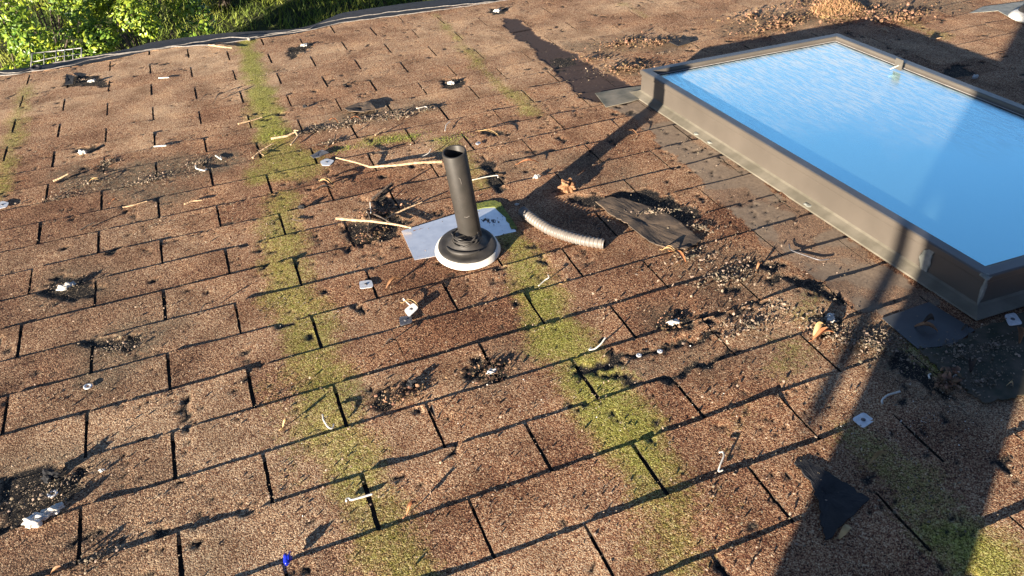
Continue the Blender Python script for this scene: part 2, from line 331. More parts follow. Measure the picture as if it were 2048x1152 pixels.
DIRT = [(PL((630,260,.06),(720,240,.06),(850,215,.05)),.9),(PL((160,365,.07),(300,345,.09),(440,325,.07)),1.0),(PL((130,350,.06),(330,400,.07)),.85),(PL((1160,95,.07),(1330,90,.09)),.8),
        (PL((1150,150,.03),(1280,140,.08)),.9),(PL((1480,60,.09),(1700,20,.12),(1900,10,.1)),.85),(PL((1030,330,.06),(1200,320,.05),(1260,370,.06)),.5),(PL((1350,480,.06),(1520,560,.09),(1640,640,.06)),.6),
        (PL((250,690,.10),(200,730,.07)),.8),(PL((1750,680,.08),(1900,760,.08)),.8),(PL((760,790,.04),(700,790,.03)),.55),(PL((60,980,.08),(150,920,.06)),.65),(PL((1230,735,.03),(1300,738,.05),(1400,712,.05)),.7),(PL((200,620,.03),(330,600,.02)),.3),(PL((980,745,.07),(1000,735,.05)),.6),(PL((140,575,.1),(160,580,.08)),.5),(PL((1345,645,.07),(1360,650,.06)),.55),(PL((700,470,.05),(800,440,.05)),.8),(PL((180,1100,.1),(380,1120,.05)),.35),
        (PL((330,960,.02),(170,960,.05)),.4),(PL((1400,540,.08),(1560,700,.08)),.45),(PL((1900,760,.1),(2048,700,.1)),.7)]
EAVE = sorted([tuple(px(x,y)[:2]) for x,y in ((0,153),(150,134),(230,120),(300,103),(400,90),(500,82),(600,68),(683,47),(800,31),(900,16),(1000,3))])
EX = np.array([-3]+[p[0] for p in EAVE]+[6]); EY = np.array([EAVE[0][1]]+[p[1] for p in EAVE]+[1.33])
def eave_y(u): return np.interp(u,EX,EY)
def masks(X, Y):
    w1 = (fbm(X,Y,28,5)-.5)*.045; w2 = (fbm(X,Y,14,9)-.5)*.07
    moss = np.zeros(X.shape)
    for pl,s in MOSS: moss = np.maximum(moss, s*(1-sstep(-.06,.05,seg_dist(X,Y,pl,w2*1.0))))
    dirt = np.zeros(X.shape)
    for pl,s in DIRT: dirt = np.maximum(dirt, s*(1-sstep(-.05,.05,seg_dist(X,Y,pl,w2*1.6))))
    def pm(L, a, f, sd):
        wx = (fbm(X,Y,f,sd)-.5)*a; wy = (fbm(X,Y,f,sd+50)-.5)*a; r = np.zeros(X.shape,bool)
        for p in L: r |= inpoly(X+wx, Y+wy, p)
        return r.astype(float)
    bare = pm(BARE,.05,45,3); felt = pm(FELT,.035,30,4); worn = pm(WORN,.05,18,6)
    worn = worn*np.clip(.45+1.5*sstep(.36,.55,fbm(X,Y,11,71,3)),0,.92)
    # scattered small scabs where granules have come off
    sc1 = fbm(X,Y,34,21,4); sc2 = fbm(X,Y,5,33,2); bare = np.maximum(bare, ((sc1>.748)&(sc2>.47)).astype(float)); cr = np.abs(fbm(X,Y,16,61,4)-.5); bare = np.maximum(bare, .8*((cr<.0045)&(fbm(X,Y,4,62,2)>.56)))
    pale = .22*(1-sstep(.05,.4,X+.25*(Y+1.)))*sstep(.4,-.3,Y)          # greyer lower-left field
    return moss,bare,felt,worn,dirt,pale
verts=[]; faces=[]; att={k:[] for k in ('moss','bare','felt','worn','tone','dirt','pale')}; nv=0
step=.0075
# slots that have closed or are buried
SKIP = {(3,8),(5,4),(4,5)}
for j in range(-12, 21):
    yb = -(j-1)*C; yt = -j*C-.018
    slots = [i for i in range(-9,30) if (i+j)%2!=0]
    for a,b_ in zip(slots[:-1],slots[1:]):
        xa, xb = a*.5*W, b_*.5*W
        if yb-C > 1.5: continue
        if xb < -1.4 or xa > 4.3: continue
        rs = random.Random(j*100+a); tone = .5+rs.uniform(-.13,.13); lift = rs.choice([0,0,0,.0012,.002]); cl = rs.choice([0,0,0,.0022,.0032])*(1 if rs.random()<.5 else -1); 
        g0 = .0033 if (a,j) not in SKIP else .0008; g1 = .0033 if (b_,j) not in SKIP else .0008
        if xa>1.0: g0*=.45; g1*=.45
        x0, x1 = xa+g0+rs.uniform(-.001,.001), xb-g1+rs.uniform(-.001,.001)
        vis = xb>-.9 and -1.95-.3<yb
        st = step if vis else .03
        nx = max(3,int((x1-x0)/st)+1); ny = max(3,int((yb-yt)/st)+1)
        X,Y = np.meshgrid(np.linspace(x0,x1,nx), np.linspace(yt,yb,ny))
        far = (Y-yt)/(yb-yt)
        # ragged butt and sides
        wb = (fbm(X,Y*0+j*3.1,60,11)-.5)*.004*sstep(.8,1,far)+(fbm(X,Y*0+j*1.7,3,12)-.5)*.006
        ws = (fbm(X*0+a*2.3,Y,70,13)-.5)*.0025
        e = np.abs((X-x0)/(x1-x0)-.5)*2
        Xg = X+ws*sstep(.9,1,e); Yg = Y+wb
        Yg = np.minimum(Yg, eave_y(Xg)+(fbm(Xg,Yg,40,77)-.5)*.006)
        mo,ba,fe,wo,di,pa = masks(Xg,Yg)
        thk = .0044-.0022*sstep(.1,.9,Y); Z = .0012+thk*far+lift*far*far*sstep(.8,.0,Y)+(fbm(Xg,Yg,9,15,3)-.5)*.0022
        Z += mo*.0012*fbm(Xg,Yg,80,16); Z -= ba*.0042; Z -= fe*.0028; Z = np.maximum(Z,.0006+ .0*far) if True else Z
        Z += (Yg<-.3)*0
        Z += abs(cl)*sstep(.55,1,far)*sstep(.35,1,((X-x0)/(x1-x0)-.5)*2*np.sign(cl or 1))*sstep(1.2,.2,Y)
        # curled pieces
        for (cx,cy),r,hh in ((px(1600,600)[:2],.07,.007),(px(1290,705)[:2],.09,.0),(px(1330,640)[:2],.05,.0)):
            Z += hh*np.exp(-((Xg-cx)**2+(Yg-cy)**2)/(r*r))
        # skirts: duplicate border lower
        n0 = nv; G = np.stack([Xg,Yg,Z],-1).reshape(-1,3); verts.append(G); nv += len(G)
        idx = np.arange(nx*ny).reshape(ny,nx)+n0
        q = np.stack([idx[:-1,:-1],idx[:-1,1:],idx[1:,1:],idx[1:,:-1]],-1).reshape(-1,4); faces.append(q)
        brd = np.concatenate([idx[0,:],idx[1:,-1],idx[-1,-2::-1],idx[-2:0:-1,0]])
        S = G[brd-n0].copy(); verts.append(S); k = len(brd); s0 = nv; nv += k; S2 = S.copy(); S2[:,2] = -.001; verts.append(S2); s1 = nv; nv += k
        sidx = np.arange(k)+s0
        faces.append(np.stack([sidx, sidx+k, np.roll(sidx+k,-1), np.roll(sidx,-1)],-1))
        tn = tone+(fbm(Xg,Yg,5,41)-.5)*.55
        # browner, redder field between the moss streaks
        tn -= .26*np.exp(-(((Xg-.60)/.20)**2+((Yg+.93)/.26)**2))+.16*np.exp(-(((Xg-1.15)/.22)**2+((Yg+.75)/.3)**2)); tn += .22*sstep(-.1,.9,Yg)  # far courses lighter: brightness of grazing sunlight put into the tone
        for key,arr in zip(('moss','bare','felt','worn','tone','dirt','pale'),(mo,ba,fe,wo,tn,di,pa)):
            f = arr.reshape(-1); att[key] += [f, np.ones(2*k)*.93 if key=='bare' else np.tile(f[brd-n0],2)]
verts=np.concatenate(verts); faces=np.concatenate(faces)
me = bpy.data.meshes.new('shingles'); me.vertices.add(len(verts)); me.vertices.foreach_set('co',verts.astype(np.float32).ravel())
me.loops.add(len(faces)*4); me.loops.foreach_set('vertex_index',faces.astype(np.int32).ravel())
me.polygons.add(len(faces)); me.polygons.foreach_set('loop_start',np.arange(0,len(faces)*4,4,dtype=np.int32)); me.polygons.foreach_set('loop_total',np.full(len(faces),4,dtype=np.int32))
me.update(calc_edges=True)
for k in att:
    a = me.attributes.new(k,'FLOAT','POINT'); a.data.foreach_set('value',np.concatenate(att[k]).astype(np.float32))
me.materials.append(M['shingle'])
roof = thing('shingle_roof',(0,0,0),'weathered brown three-tab asphalt shingle roof with green algae streaks, filling most of the photo','roof')
link('shingles', me, roof)
mb = MB(); mb.prism([(-2.2,-3.2),(4.8,-3.2),(4.8,1.30),(-2.2,1.30)],-.02,-.0012); part('underlayer',mb,M['under'],roof)
mb = MB(); mb.prism([(-2.2,-3.2),(4.8,-3.2),(4.8,1.295),(-2.2,1.295)],-.16,-.0205); part('roof_deck',mb,M['wood'],roof)

# ------------------------------------------------------------------ gutter with guard and cables
G_OUT = [px(*q,-.015) for q in ((-60,147),(0,141),(58,134),(116,120),(183,107),(257,94),(299,84),(340,80),(400,74),(456,68),(506,64),(589,57),(622,50),(683,26),(773,15),(850,3),(940,-12),(1060,-40),(1200,-75))]
gut = thing('roof_gutter',(.5,1.4,0),'dark eaves gutter covered by grey fabric guard along the far roof edge','gutter')
mb = MB(); n=80; us = np.linspace(-1.4,2.3,n); ou = np.array([p[0] for p in G_OUT]); oy = np.array([p[1] for p in G_OUT])
vs=[]; cols=7
for i,u in enumerate(us):
    y0 = eave_y(u)-.012; y1 = np.interp(u,ou,oy)
    for k in range(cols):
        f=k/(cols-1); vs.append((u, y0+(y1-y0)*f, .0005-.016*math.sin(f*math.pi/2)-.004*math.sin(f*9+u*3)*f+.006*math.sin(u*7)*f))
mb.add(vs,[(i*cols+k,(i+1)*cols+k,(i+1)*cols+k+1,i*cols+k+1) for i in range(n-1) for k in range(cols-1)])
part('guard_fabric',mb,M['mesh'],gut,True)
mb = MB()
for u0,u1 in ((-1.4,2.3),):
    vs=[]
    for i,u in enumerate(us):
        y0=1.31; y1=np.interp(u,ou,oy)-.004
        for (yy,zz) in ((y0,-.03),(y0,-.13),(y1-.02,-.13),(y1,-.024),(y1-.006,-.024),(y1-.028,-.122),(y0+.008,-.122),(y0+.008,-.03)): vs.append((u,yy,zz))
    mb.add(vs,[(i*8+k,(i+1)*8+k,(i+1)*8+(k+1)%8,i*8+(k+1)%8) for i in range(n-1) for k in range(8)])
part('trough',mb,M['gutter'],gut)
def wavy(pts, n=60, amp=.002, seed=1):
    P = np.array(pts); d = np.r_[0,np.cumsum(np.linalg.norm(np.diff(P,axis=0),axis=1))]; t = np.linspace(0,d[-1],n); r = random.Random(seed)
    Q = np.stack([np.interp(t,d,P[:,k]) for k in range(3)],1); ph=[r.uniform(0,6) for _ in range(4)]
    for i,tt in enumerate(t): Q[i]+= amp*np.array([math.sin(tt*40+ph[0]),math.sin(tt*55+ph[1]),.5*math.sin(tt*70+ph[2])])
    return [tuple(q) for q in Q]
mb=MB(); mb.tube(wavy([px(*q,.006) for q in ((-30,146),(0,145),(35,146),(80,131),(120,124),(183,113),(257,105),(340,93),(420,80),(460,74),(498,76),(540,68),(620,57),(640,47),(683,38),(773,25),(870,14),(990,3),(1100,-20))],120),.0020,6)
single('heating_cable',mb,M['cable'],px(300,100),'thin pale cable nearer the garden along the gutter edge','cable','cables along the gutter',True)
mb=MB(); mb.tube(wavy([px(*q,.009) for q in ((-30,152),(0,151),(40,148),(55,143),(80,141),(143,130),(183,119),(257,106),(340,94),(430,89),(498,79),(540,70),(620,60),(683,45),(800,30),(900,17),(1000,2),(1100,-15))],120,.0015,5),.0020,6)
single('heating_cable',mb,M['cable'],px(300,105),'thin pale cable nearer the shingles along the gutter edge','cable','cables along the gutter',True)
mb=MB(); c=px(72,136,.008); mb.tube([c+.016*V(math.cos(a),math.sin(a),0)+V(0,0,.004*math.sin(a)) for a in np.linspace(0,2*math.pi,20)],.006,8)
single('cable_ring',mb,M['gutter'],c,'black ring holding the cable at the left end of the gutter','ring',smooth=True)
mb=MB(); c=px(498,78,.012); mb.blob(c,.009,1,.2); single('cable_clip',mb,M['cable'],c,'small pale clip joining the two gutter cables above the left moss streak','clip',smooth=True)

# ------------------------------------------------------------------ skylight
HT=.09
A_,B_,C_ = px(1283,140,HT),px(1675,67,HT),px(1975,553,HT)
A2,B2,C2 = A_[:2],B_[:2],C_[:2]; e1=(B2-A2); wS=np.linalg.norm(e1); e1/=wS; e2=(C2-A2); lS=np.linalg.norm(e2); e2/=lS
def SK(s,t,h): p=A2+e1*s+e2*t; return V(p[0],p[1],h)
def frame_loop(d,h): return [SK(d,d,h),SK(wS-d,d,h),SK(wS-d,lS-d,h),SK(d,lS-d,h)]
def loft(loops):
    mb=MB(); vs=[p for l in loops for p in l]; mb.add(vs,[(i*4+k,i*4+(k+1)%4,(i+1)*4+(k+1)%4,(i+1)*4+k) for i in range(len(loops)-1) for k in range(4)]); return mb
skb = SK(wS/2,lS/2,0)
skl = thing('skylight',skb,'large bronze framed skylight with blue reflecting glass at right','skylight')
part('curb',loft([frame_loop(0,.0),frame_loop(0,.010),frame_loop(.0012,.083),frame_loop(.005,.083)]),M['bronze'],skl)
fr=part('frame',loft([frame_loop(-.0015,.074),frame_loop(-.003,.076),frame_loop(-.003,.0885),frame_loop(-.001,.0905),frame_loop(.0255,.0905),frame_loop(.0270,.0895),frame_loop(.0285,.083),frame_loop(.034,.0775),frame_loop(.0345,.070)]),M['bronze'],skl)
part('top_flange',loft([frame_loop(.0005,.0903),frame_loop(.001,.0914),frame_loop(.0245,.0914),frame_loop(.025,.0903)]),M['bronzesky'],fr)
part('glazing_bead',loft([frame_loop(.0340,.0775),frame_loop(.0345,.0792),frame_loop(.0372,.0792),frame_loop(.0376,.077)]),M['bead'],skl)
part('gasket',loft([frame_loop(.0374,.0770),frame_loop(.0376,.0786),frame_loop(.0430,.0782),frame_loop(.0434,.0765)]),M['gasket'],skl)
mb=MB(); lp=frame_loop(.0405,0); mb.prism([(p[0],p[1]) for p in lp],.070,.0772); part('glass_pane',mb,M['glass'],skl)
# side flashing strip (sloped) and flat flashing pieces
part('side_strip',loft([frame_loop(-.030,.0066),frame_loop(-.028,.0095),frame_loop(-.005,.018),frame_loop(.001,.022)]),M['sealstrip'],skl)
def slab(pix, h, th, m, name, parent, label=None):
    P=[px(*q,h)[:2] for q in pix]; mb=MB(); mb.prism([tuple(p) for p in P],h-th,h); return part(name,mb,m,parent,label=label)
slab(((1190,186),(1235,178),(1281,172),(1296,192),(1262,203),(1212,214)),.0095,.0015,M['stepflash'],'corner_flashing',skl,'pale cement coated corner flashing')
slab(((1764,636),(1858,604),(1950,660),(1905,690),(1836,697)),.0088,.0015,M['flash'],'corner_flashing',skl,'smooth blue grey corner flashing')
mb=MB(); P=[tuple(px(*q,.009)[:2]) for q in ((1838,698),(1905,691),(1950,662),(2060,622),(2200,580),(2240,700),(2060,786),(1965,806),(1915,765),(1880,738))]; mb.prism(warppoly(P,9,.005,2),.0065,.0092); part('apron_flashing',mb,M['flashdirty'],skl,label='dirty mossy apron flashing')
# bracket on right frame
mb=MB(); c=px(1797,131,.095); mb.box(c+V(0,0,.004),.015*np.r_[e2,0]*-1*1.0,.0012*np.r_[e1,0],V(0,0,.017)); br=part('bracket',mb,M['bronze'],skl,label='small beige clip tab')
mb=MB(); mb.tube([c+V(0,0,.0),c-np.r_[e1,0]*.03+V(0,0,-.006)],.0022,6); part('bracket_wire',mb,M['wire'],br)
# sealant smears on the near corner and side
def smear(c, r, sc3, seed, parent):
    mb=MB(); mb.blob(c,r,3,.22,sc3,seed); part('sealant_smear',mb,M['smear'],parent,True)
smear(SK(-.001,lS-.145,.045),.022,(.10,.7,1.3),3,skl); smear(SK(.0,lS-.135,.075),.009,(.3,.6,1.3),4,skl)
smear(SK(.002,lS-.004,.088),.012,(.9,.9,.3),5,skl); smear(SK(-.001,lS+.001,.055),.014,(.35,.35,2.2),6,skl)
smear(SK(-.02,lS-.5,.013),.008,(1,1.6,.3),7,skl); smear(SK(-.022,lS-1.0,.012),.007,(1,1.4,.3),8,skl); smear(SK(-.022,lS-.93,.012),.006,(1,1.8,.3),9,skl)

# ------------------------------------------------------------------ plumbing vent
g_up = V(0,sp_,cp_)                              # gravity-up in the roof frame
bc = px(937,500,.0); vent = thing('vent_pipe',bc,'black plastic vent pipe standing in the middle of the roof','vent pipe')
top = px(908,303,.285); base = px(943,478,.03)
axd = (top-base); axl = np.linalg.norm(axd); axd/=axl; ro=.0275; ri=.0222
mb=MB(); mb.lathe(base-axd*.025,[(ro,0),(ro,axl+.0235),(ro-.001,axl+.025),(ri+.001,axl+.025),(ri,axl+.024),(ri,axl-.12)],axd,48); part('pipe',mb,M['abs'],vent,True)
mb=MB(); mb.lathe(base-axd*.025,[(ri-.0003,axl-.118),(.0001,axl-.118)],axd,48); part('pipe_inside',mb,M['hole'],vent)
# scuffs and a scratch mark are in the plastic; collar
cb = px(936,508,.0)+V(0,0,.006)
mb=MB(); mb.lathe(cb,[(.080,.0085),(.0795,.0105),(.077,.016),(.074,.0205),(.071,.0215)],V(0,-.12,1),56,.012); mb.lathe(cb,[(.0715,.0213),(.050,.0225)],V(0,-.12,1),56); 
fl=part('boot_flange',mb,M['white'],vent,True)
mb=MB(); mb.lathe(cb+V(0,0,.0),[(.0705,.0215),(.0705,.0245),(.069,.0262),(.060,.0268),(.054,.0262),(.049,.0268),(.045,.029),(.041,.0325),(.037,.0365),(.033,.041),(.030,.047),(.0278,.053),(.016,.053),(.0001,.053)],V(-.02,-.15,1),56,.022)
bt=part('rubber_collar',mb,M['rubber'],vent,True)
# torn rubber lip around the neck
mb=MB(); nn=64; vs=[]
for i in range(nn):
    a=2*math.pi*i/nn; r=random.Random(i//3); u=V(math.cos(a),math.sin(a),0); hgt=.007+.008*abs(math.sin(a*2.5+.7))*r.uniform(.6,1.1); out=.0025+.003*math.sin(a*5)
    
    for k,(dr,dz) in enumerate(((.0305,-.002),(.0292+out*.25,hgt*.5),(.0285+out*.9,hgt),(.0282+out*.7,hgt+.001),(.0285,hgt*.4))):
        vs.append(cb+V(-.001,.006,.041+dz)+u*dr)
mb.add(vs,[(i*5+k,((i+1)%nn)*5+k,((i+1)%nn)*5+k+1,i*5+k+1) for i in range(nn) for k in range(4)]); part('torn_lip',mb,M['rubber'],bt,True)
mb=MB()
for kk,(rr_,hh_,am) in enumerate(((.0335,.043,.0022),(.0312,.050,.0026),(.0300,.057,.0024))):
    pts=[cb+V(.002,-.004,0)+axd*(hh_+am*math.sin(a*3+kk*2)+am*.6*math.sin(a*7+kk))+V(math.cos(a),math.sin(a),0)*(rr_+am*.5*math.sin(a*5+kk)) for a in np.linspace(0,2*math.pi,49)]
    mb.tube(pts,[.0018+.0007*math.sin(a*6+kk) for a in np.linspace(0,2*math.pi,49)],7,False)
part('wrinkled_fold',mb,M['rubber'],bt,True)
mb=MB(); vd=CAM_P-top; vd-=axd*(vd@axd); vd/=np.linalg.norm(vd); sdv=np.cross(axd,vd)
def surf(al,dn): a=math.radians(al); return top-axd*dn+(vd*math.cos(a)+sdv*math.sin(a))*(ro+.0002)
mb.tube([surf(-2,.052),surf(3,.056),surf(6,.072)],[.0011,.0010,.0005],5)
M['scuff']=simple('pale_scuff',(.22,.20,.18),(.10,.09,.08),300,.7,bump=0); part('scuff_mark',mb,M['scuff'],vent)
mb=MB(); mb.tube([surf(-14,.166),surf(0,.168),surf(12,.166)],.0007,5); part('scuff_mark',mb,M['scuff'],vent)
mb=MB(); mb.tube([cb+V(.050*math.cos(a),.050*math.sin(a),.0265) for a in np.linspace(math.radians(175),math.radians(290),24)],[.0015+.004*math.sin(math.pi*i/23) for i in range(24)],8); part('ridge',mb,M['rubber'],bt,True)
P=[px(*q,.0075) for q in ((803,462),(829,520),(900,507),(1000,478),(1034,465),(1000,412),(985,407),(905,430))]
mb=MB(); mb.prism([tuple(p[:2]) for p in P],.006,.0078); pl=part('flashing_plate',mb,M['alu'],vent)
# green algae band on the plate's upper edge
M['algae']=simple('algae_film',(.26,.28,.05),(.09,.13,.03),120,.9,bump=.8,bscale=300,bdist=.002)
mb=MB(); mb.prism(warppoly([px(*q)[:2] for q in ((940,415),(985,406),(1001,411),(1036,464),(1024,464),(1010,440),(990,420),(945,424))],4,.0025,3),.0078,.0092); part('algae_edge',mb,M['algae'],pl)
# hand-inked mark on the plate
mb=MB()
def ink(pts,r=.0006): mb.tube([px(*q,.0083) for q in pts],r,5)
ink([(963,439),(966,441),(969,437)],.0010); ink([(966,443),(969,440),(972,436)],.0011); ink([(969,441),(973,438)],.0009)
ink([(974,438),(976,437),(976,440),(974,442),(977,443)]); ink([(977,438),(979,438)]); ink([(978,438),(977,441),(979,441),(978,443)])
ink([(982,440),(986,439),(991,440),(991,444),(988,445),(984,443),(982,440)]); ink([(984,441),(988,441),(986,443),(989,444)])
part('ink_mark',mb,M['ink'],pl)
# second vent boot at the far upper right
b2=px(2052,28,.02); v2=thing('vent_boot',b2,'second vent boot with grey flashing sheet at the far upper right corner','vent boot')
mb=MB(); mb.prism([tuple(px(*q)[:2]) for q in ((1937,30),(1965,17),(2060,5),(2180,-20),(2200,30),(2080,60),(2030,45),(1995,25))],.006,.008); part('flashing_plate',mb,M['smear'],v2)
mb=MB(); mb.lathe(px(2060,38,.0),[(.078,.008),(.07,.02),(.06,.026),(.0001,.027)],None,40); part('boot_flange',mb,M['white'],v2,True)
mb=MB(); mb.lathe(px(2068,25,.02),[(.058,.003),(.05,.018),(.034,.03),(.031,.06)],None,32); part('rubber_collar',mb,M['rubber'],v2,True)
mb=MB(); mb.lathe(px(2068,25,.02),[(.0275,.02),(.0275,.26),(.022,.26),(.022,.15)],g_up,32); part('pipe',mb,M['abs'],v2,True)

# ------------------------------------------------------------------ corrugated hose
hp=[px(1045,425,.012),px(1068,443,.012),px(1098,462,.012),px(1130,474,.012),px(1165,484,.012),px(1209,491,.012)]
Q=np.array(wavy(hp,15,0)); 
Pts=[];Rd=[]; fine=np.array(wavy(Q,260,0))
# smooth the polyline
for _ in range(60): fine[1:-1]=(fine[:-2]+fine[2:]+2*fine[1:-1])/4
for i,q in enumerate(fine): Pts.append(q+V(0,0,.004)); Rd.append(.0125+.0011*(1 if math.sin(i/259*2*math.pi*27)>0 else -1)*min(1,abs(math.sin(i/259*2*math.pi*27))*1.6))
mb=MB(); mb.tube(Pts,Rd,20,False); hs=thing('corrugated_hose',hp[3]*V(1,1,0),'short curved grey corrugated plastic hose lying right of the vent pipe','hose'); part('hose_wall',mb,M['hose'],hs,True)
mb=MB(); mb.tube(Pts,[r-.0022 for r in Rd],20,False); mb.f=[tuple(reversed(f)) for f in mb.f]; part('hose_inside',mb,M['hole'],hs,True)

# ------------------------------------------------------------------ torn felt pieces
def ragged(name, pix, m, label, cat, h0=.006, th=.003, curl=.012, seed=0, group=None, amp=.003, sub=6):
    P=warppoly([px(*q)[:2] for q in pix],sub,amp,seed); c=np.mean(P,axis=0); X=np.array([p[0] for p in P]); Y=np.array([p[1] for p in P]); n=len(P); mb=MB()
    rings=[1,.92,.76,.58,.4,.2]; vs=[]; r=random.Random(seed)
    for k,s in enumerate(rings):
        for i in range(n):
            q=c+(np.array(P[i])-c)*s; z=h0+th+curl*(s**.5)*float(vnoise(np.array(q[0]*14+seed),np.array(q[1]*14),seed))+.35*curl*float(vnoise(np.array(q[0]*60),np.array(q[1]*60),seed))+r.uniform(0,.0004); vs.append((*q,z))
    vs.append((*c,h0+th)); fs=[(k*n+i,k*n+(i+1)%n,(k+1)*n+(i+1)%n,(k+1)*n+i) for k in range(5) for i in range(n)]+[(5*n+i,5*n+(i+1)%n,6*n) for i in range(n)]
    o=len(vs); vs+=[(x,y,z-th) for x,y,z in vs]; fs+=[tuple(o+i for i in reversed(f)) for f in fs]; fs+=[(i,o+i,o+(i+1)%n,(i+1)%n) for i in range(n)]
    mb.add(vs,fs); return single(name,mb,m,(c[0],c[1],0),label,cat,group)
ragged('felt_scrap',((1590,934),(1606,926),(1640,940),(1690,975),(1736,1008),(1695,1045),(1652,1090),(1640,1060),(1634,1010),(1620,970)),M['felt'],'black triangular scrap of torn roofing felt in the shade at lower right','felt scrap',.004,.003,.006,1)
ragged('felt_scrap',((1190,412),(1215,402),(1245,403),(1300,420),(1345,440),(1400,488),(1370,505),(1335,503),(1300,490),(1258,455),(1230,440)),M['feltbrown'],'long dusty dark felt scrap lying right of the grey hose','felt scrap',.004,.003,.005,2)
ragged('shingle_scrap',((690,225),(720,212),(740,213),(752,226),(730,233),(700,232)),M['feltbrown'],'small folded dark shingle scrap above the green moss patch','scrap',.006,.003,.012,3,amp=.001,sub=3)
ragged('metal_scrap',((622,318),(645,308),(660,315),(640,322),(628,324)),M['galvdull'],'bent dark metal scrap beside the square steel washer left of the long stick','scrap',.005,.0015,.012,4,amp=.0008,sub=3)
ragged('shingle_flap',((150,156),(134,152),(131,174),(148,172)),M['felt'],'small dark shingle flap at the left end of the far hole','scrap',.004,.002,.004,5,amp=.001,sub=3)
ragged('bark_scrap',((1338,90),(1352,82),(1378,83),(1380,92),(1356,98)),M['felt'],'small black scrap on the lit shingles beyond the far left corner of the skylight','scrap',.004,.003,.010,6,amp=.001,sub=3)

# ------------------------------------------------------------------ steel washers
def rounded_quad(P, f=.22, n=5):
    out=[]; k=len(P)
    for i in range(k):
        p=np.array(P[i]); a=np.array(P[i-1]); b=np.array(P[(i+1)%k]); s=p+(a-p)*f; e=p+(b-p)*f
        for t in np.linspace(0,1,n): out.append(tuple((1-t)**2*s+2*t*(1-t)*p+t*t*e))
    return out
def plate(pix, label, m='galv', h=.0085, tilt=0):
    P=[px(*q,h) for q in pix]; c=np.mean(P,axis=0); Q=rounded_quad([p[:2] for p in P])
    d=np.array([1,.4]); pts=[(q[0],q[1],tilt*((np.array(q)-c[:2])@d)+abs(tilt)*.02) for q in Q]
    t=thing('square_washer',(c[0],c[1],0),label,'washer','square steel washers dropped on the shingles')
    mb=MB(); mb.prism(pts,h-.0008,h+.0006); pt=part('plate',mb,M[m],t)
    mb=MB(); mb.lathe((c[0],c[1],h+abs(tilt)*.02),[(.0042,.0006),(.004,.0016),(.002,.0022),(.0001,.0023)],None,16); part('nail_head',mb,M['galvdull'],t,True)
plate(((1703,838),(1727,824),(1750,841),(1726,857)),'large pale square steel washer in the shade above the black felt triangle')
plate(((2008,630),(2030,625),(2046,648),(2018,652)),'white square steel washer near the right edge below the skylight corner',h=.0115)
plate(((718,563),(743,560),(747,574),(720,578)),'bright square steel washer by a slot below left of the vent pipe')
plate(((640,323),(653,317),(669,321),(660,331),(644,331)),'small bright square steel washer at the left end of the long stick')
plate(((808,622),(828,612),(838,622),(818,634)),'tilted pale square washer under a leaf, behind the dull one',tilt=.25)
plate(((798,634),(822,631),(825,645),(800,652)),'dull grey square washer below the tilted pale one','galvdull')
plate(((-8,410),(4,402),(18,405),(14,414),(-4,418)),'pale square washer cut by the left edge of the photo')
plate(((950,287),(957,283),(962,286),(956,290)),'tiny pale square washer just right of the vent pipe top')
# round washers
def ring(xy, r, label, hole=.45, m='galv'):
    c=px(*xy); t=MB(); t.lathe(c,[(r,.0075),(r,.0092),(r*.97,.0096),(r*hole,.0096),(r*hole,.0075)],V(.08,0,1),32); single('round_washer',t,M[m],c,label,'washer','round washers and nail caps',True)
ring((178,779),.0085,'round ring washer at left, on its own between two slots'); ring((108,994),.0085,'round ring washer beside the lower left white lump')
ring((1277,717),.0055,'left of the two small round caps on the torn dark shingle',.1); ring((1319,709),.0055,'right of the two small round caps on the torn dark shingle',.1)
# ------------------------------------------------------------------ white sealant lumps
def lump(xy, r, label, seed, stretch=1.4, ang=30, parts=3):
    c=px(*xy,.006); mb=MB(); rs=random.Random(seed); a=math.radians(ang)
    for k in range(parts):
        f=(k-(parts-1)/2)*.7; q=c+V(math.cos(a)*f*r*stretch, math.sin(a)*f*r*stretch, r*.35+rs.uniform(0,r*.3)); mb.blob(q,r*rs.uniform(.5,.85),3,.5,(1.2,.9,.7),seed*7+k); mb.blob(q+V(rs.uniform(-1,1)*r*.6,rs.uniform(-1,1)*r*.6,-r*.1),r*.4,2,.5,(1,1,.7),seed*9+k)
    s=c+V(-math.cos(a)*r*1.6,-math.sin(a)*r*1.6,.003); mb.tube([c+V(0,0,r*.3),(c+s)/2+V(0,0,.004),s],[r*.35,r*.25,r*.1],7)
    single('sealant_lump',mb,M['putty'],c*V(1,1,0),label,'sealant lump','white sealant lumps left in torn holes',True)
for a in (((135,575),.011,'white lump in the dark round hole at the middle of the left side',1,1.4,20,3),((92,1036),.0125,'largest white lump, in the dark hollow at lower left',2,1.9,25,3),((985,746),.0085,'white lump in the dark torn hole below the centre of the photo',3,1,0,2),
          ((1347,647),.010,'white lump in a dark torn hole below the long felt scrap',4,1.2,-20,2),((1075,356),.009,'smooth white lump in shade right of the vent pipe',5,.9,0,1),((903,168),.009,'white lump in a small dark hole left of the far felt strip',6,.9,10,2),
          ((184,164),.010,'white lump in the rectangular dark hole at far left',7,1.3,0,2),((166,306),.010,'white lump standing on the shingles below the rectangular hole',8,.9,60,2),((608,92),.010,'white lump in the ragged hole near the gutter, left of centre',9,1.3,20,2),
          ((994,24),.011,'white lump beside the gutter at the top of the felt strip',10,1.2,-20,2),((1950,156),.010,'white lump in the shade behind the skylight',11,1.3,20,2),((1662,640),.009,'cream lump among leaves in the curled hole left of the skylight corner',12,1.2,60,3),
          ((206,942),.0045,'tiny white speck of sealant right of the lower left hollow',13,1,0,1),((1034,410),.0045,'tiny white speck at the upper right of the vent flashing plate',14,1,0,1)): lump(*a)
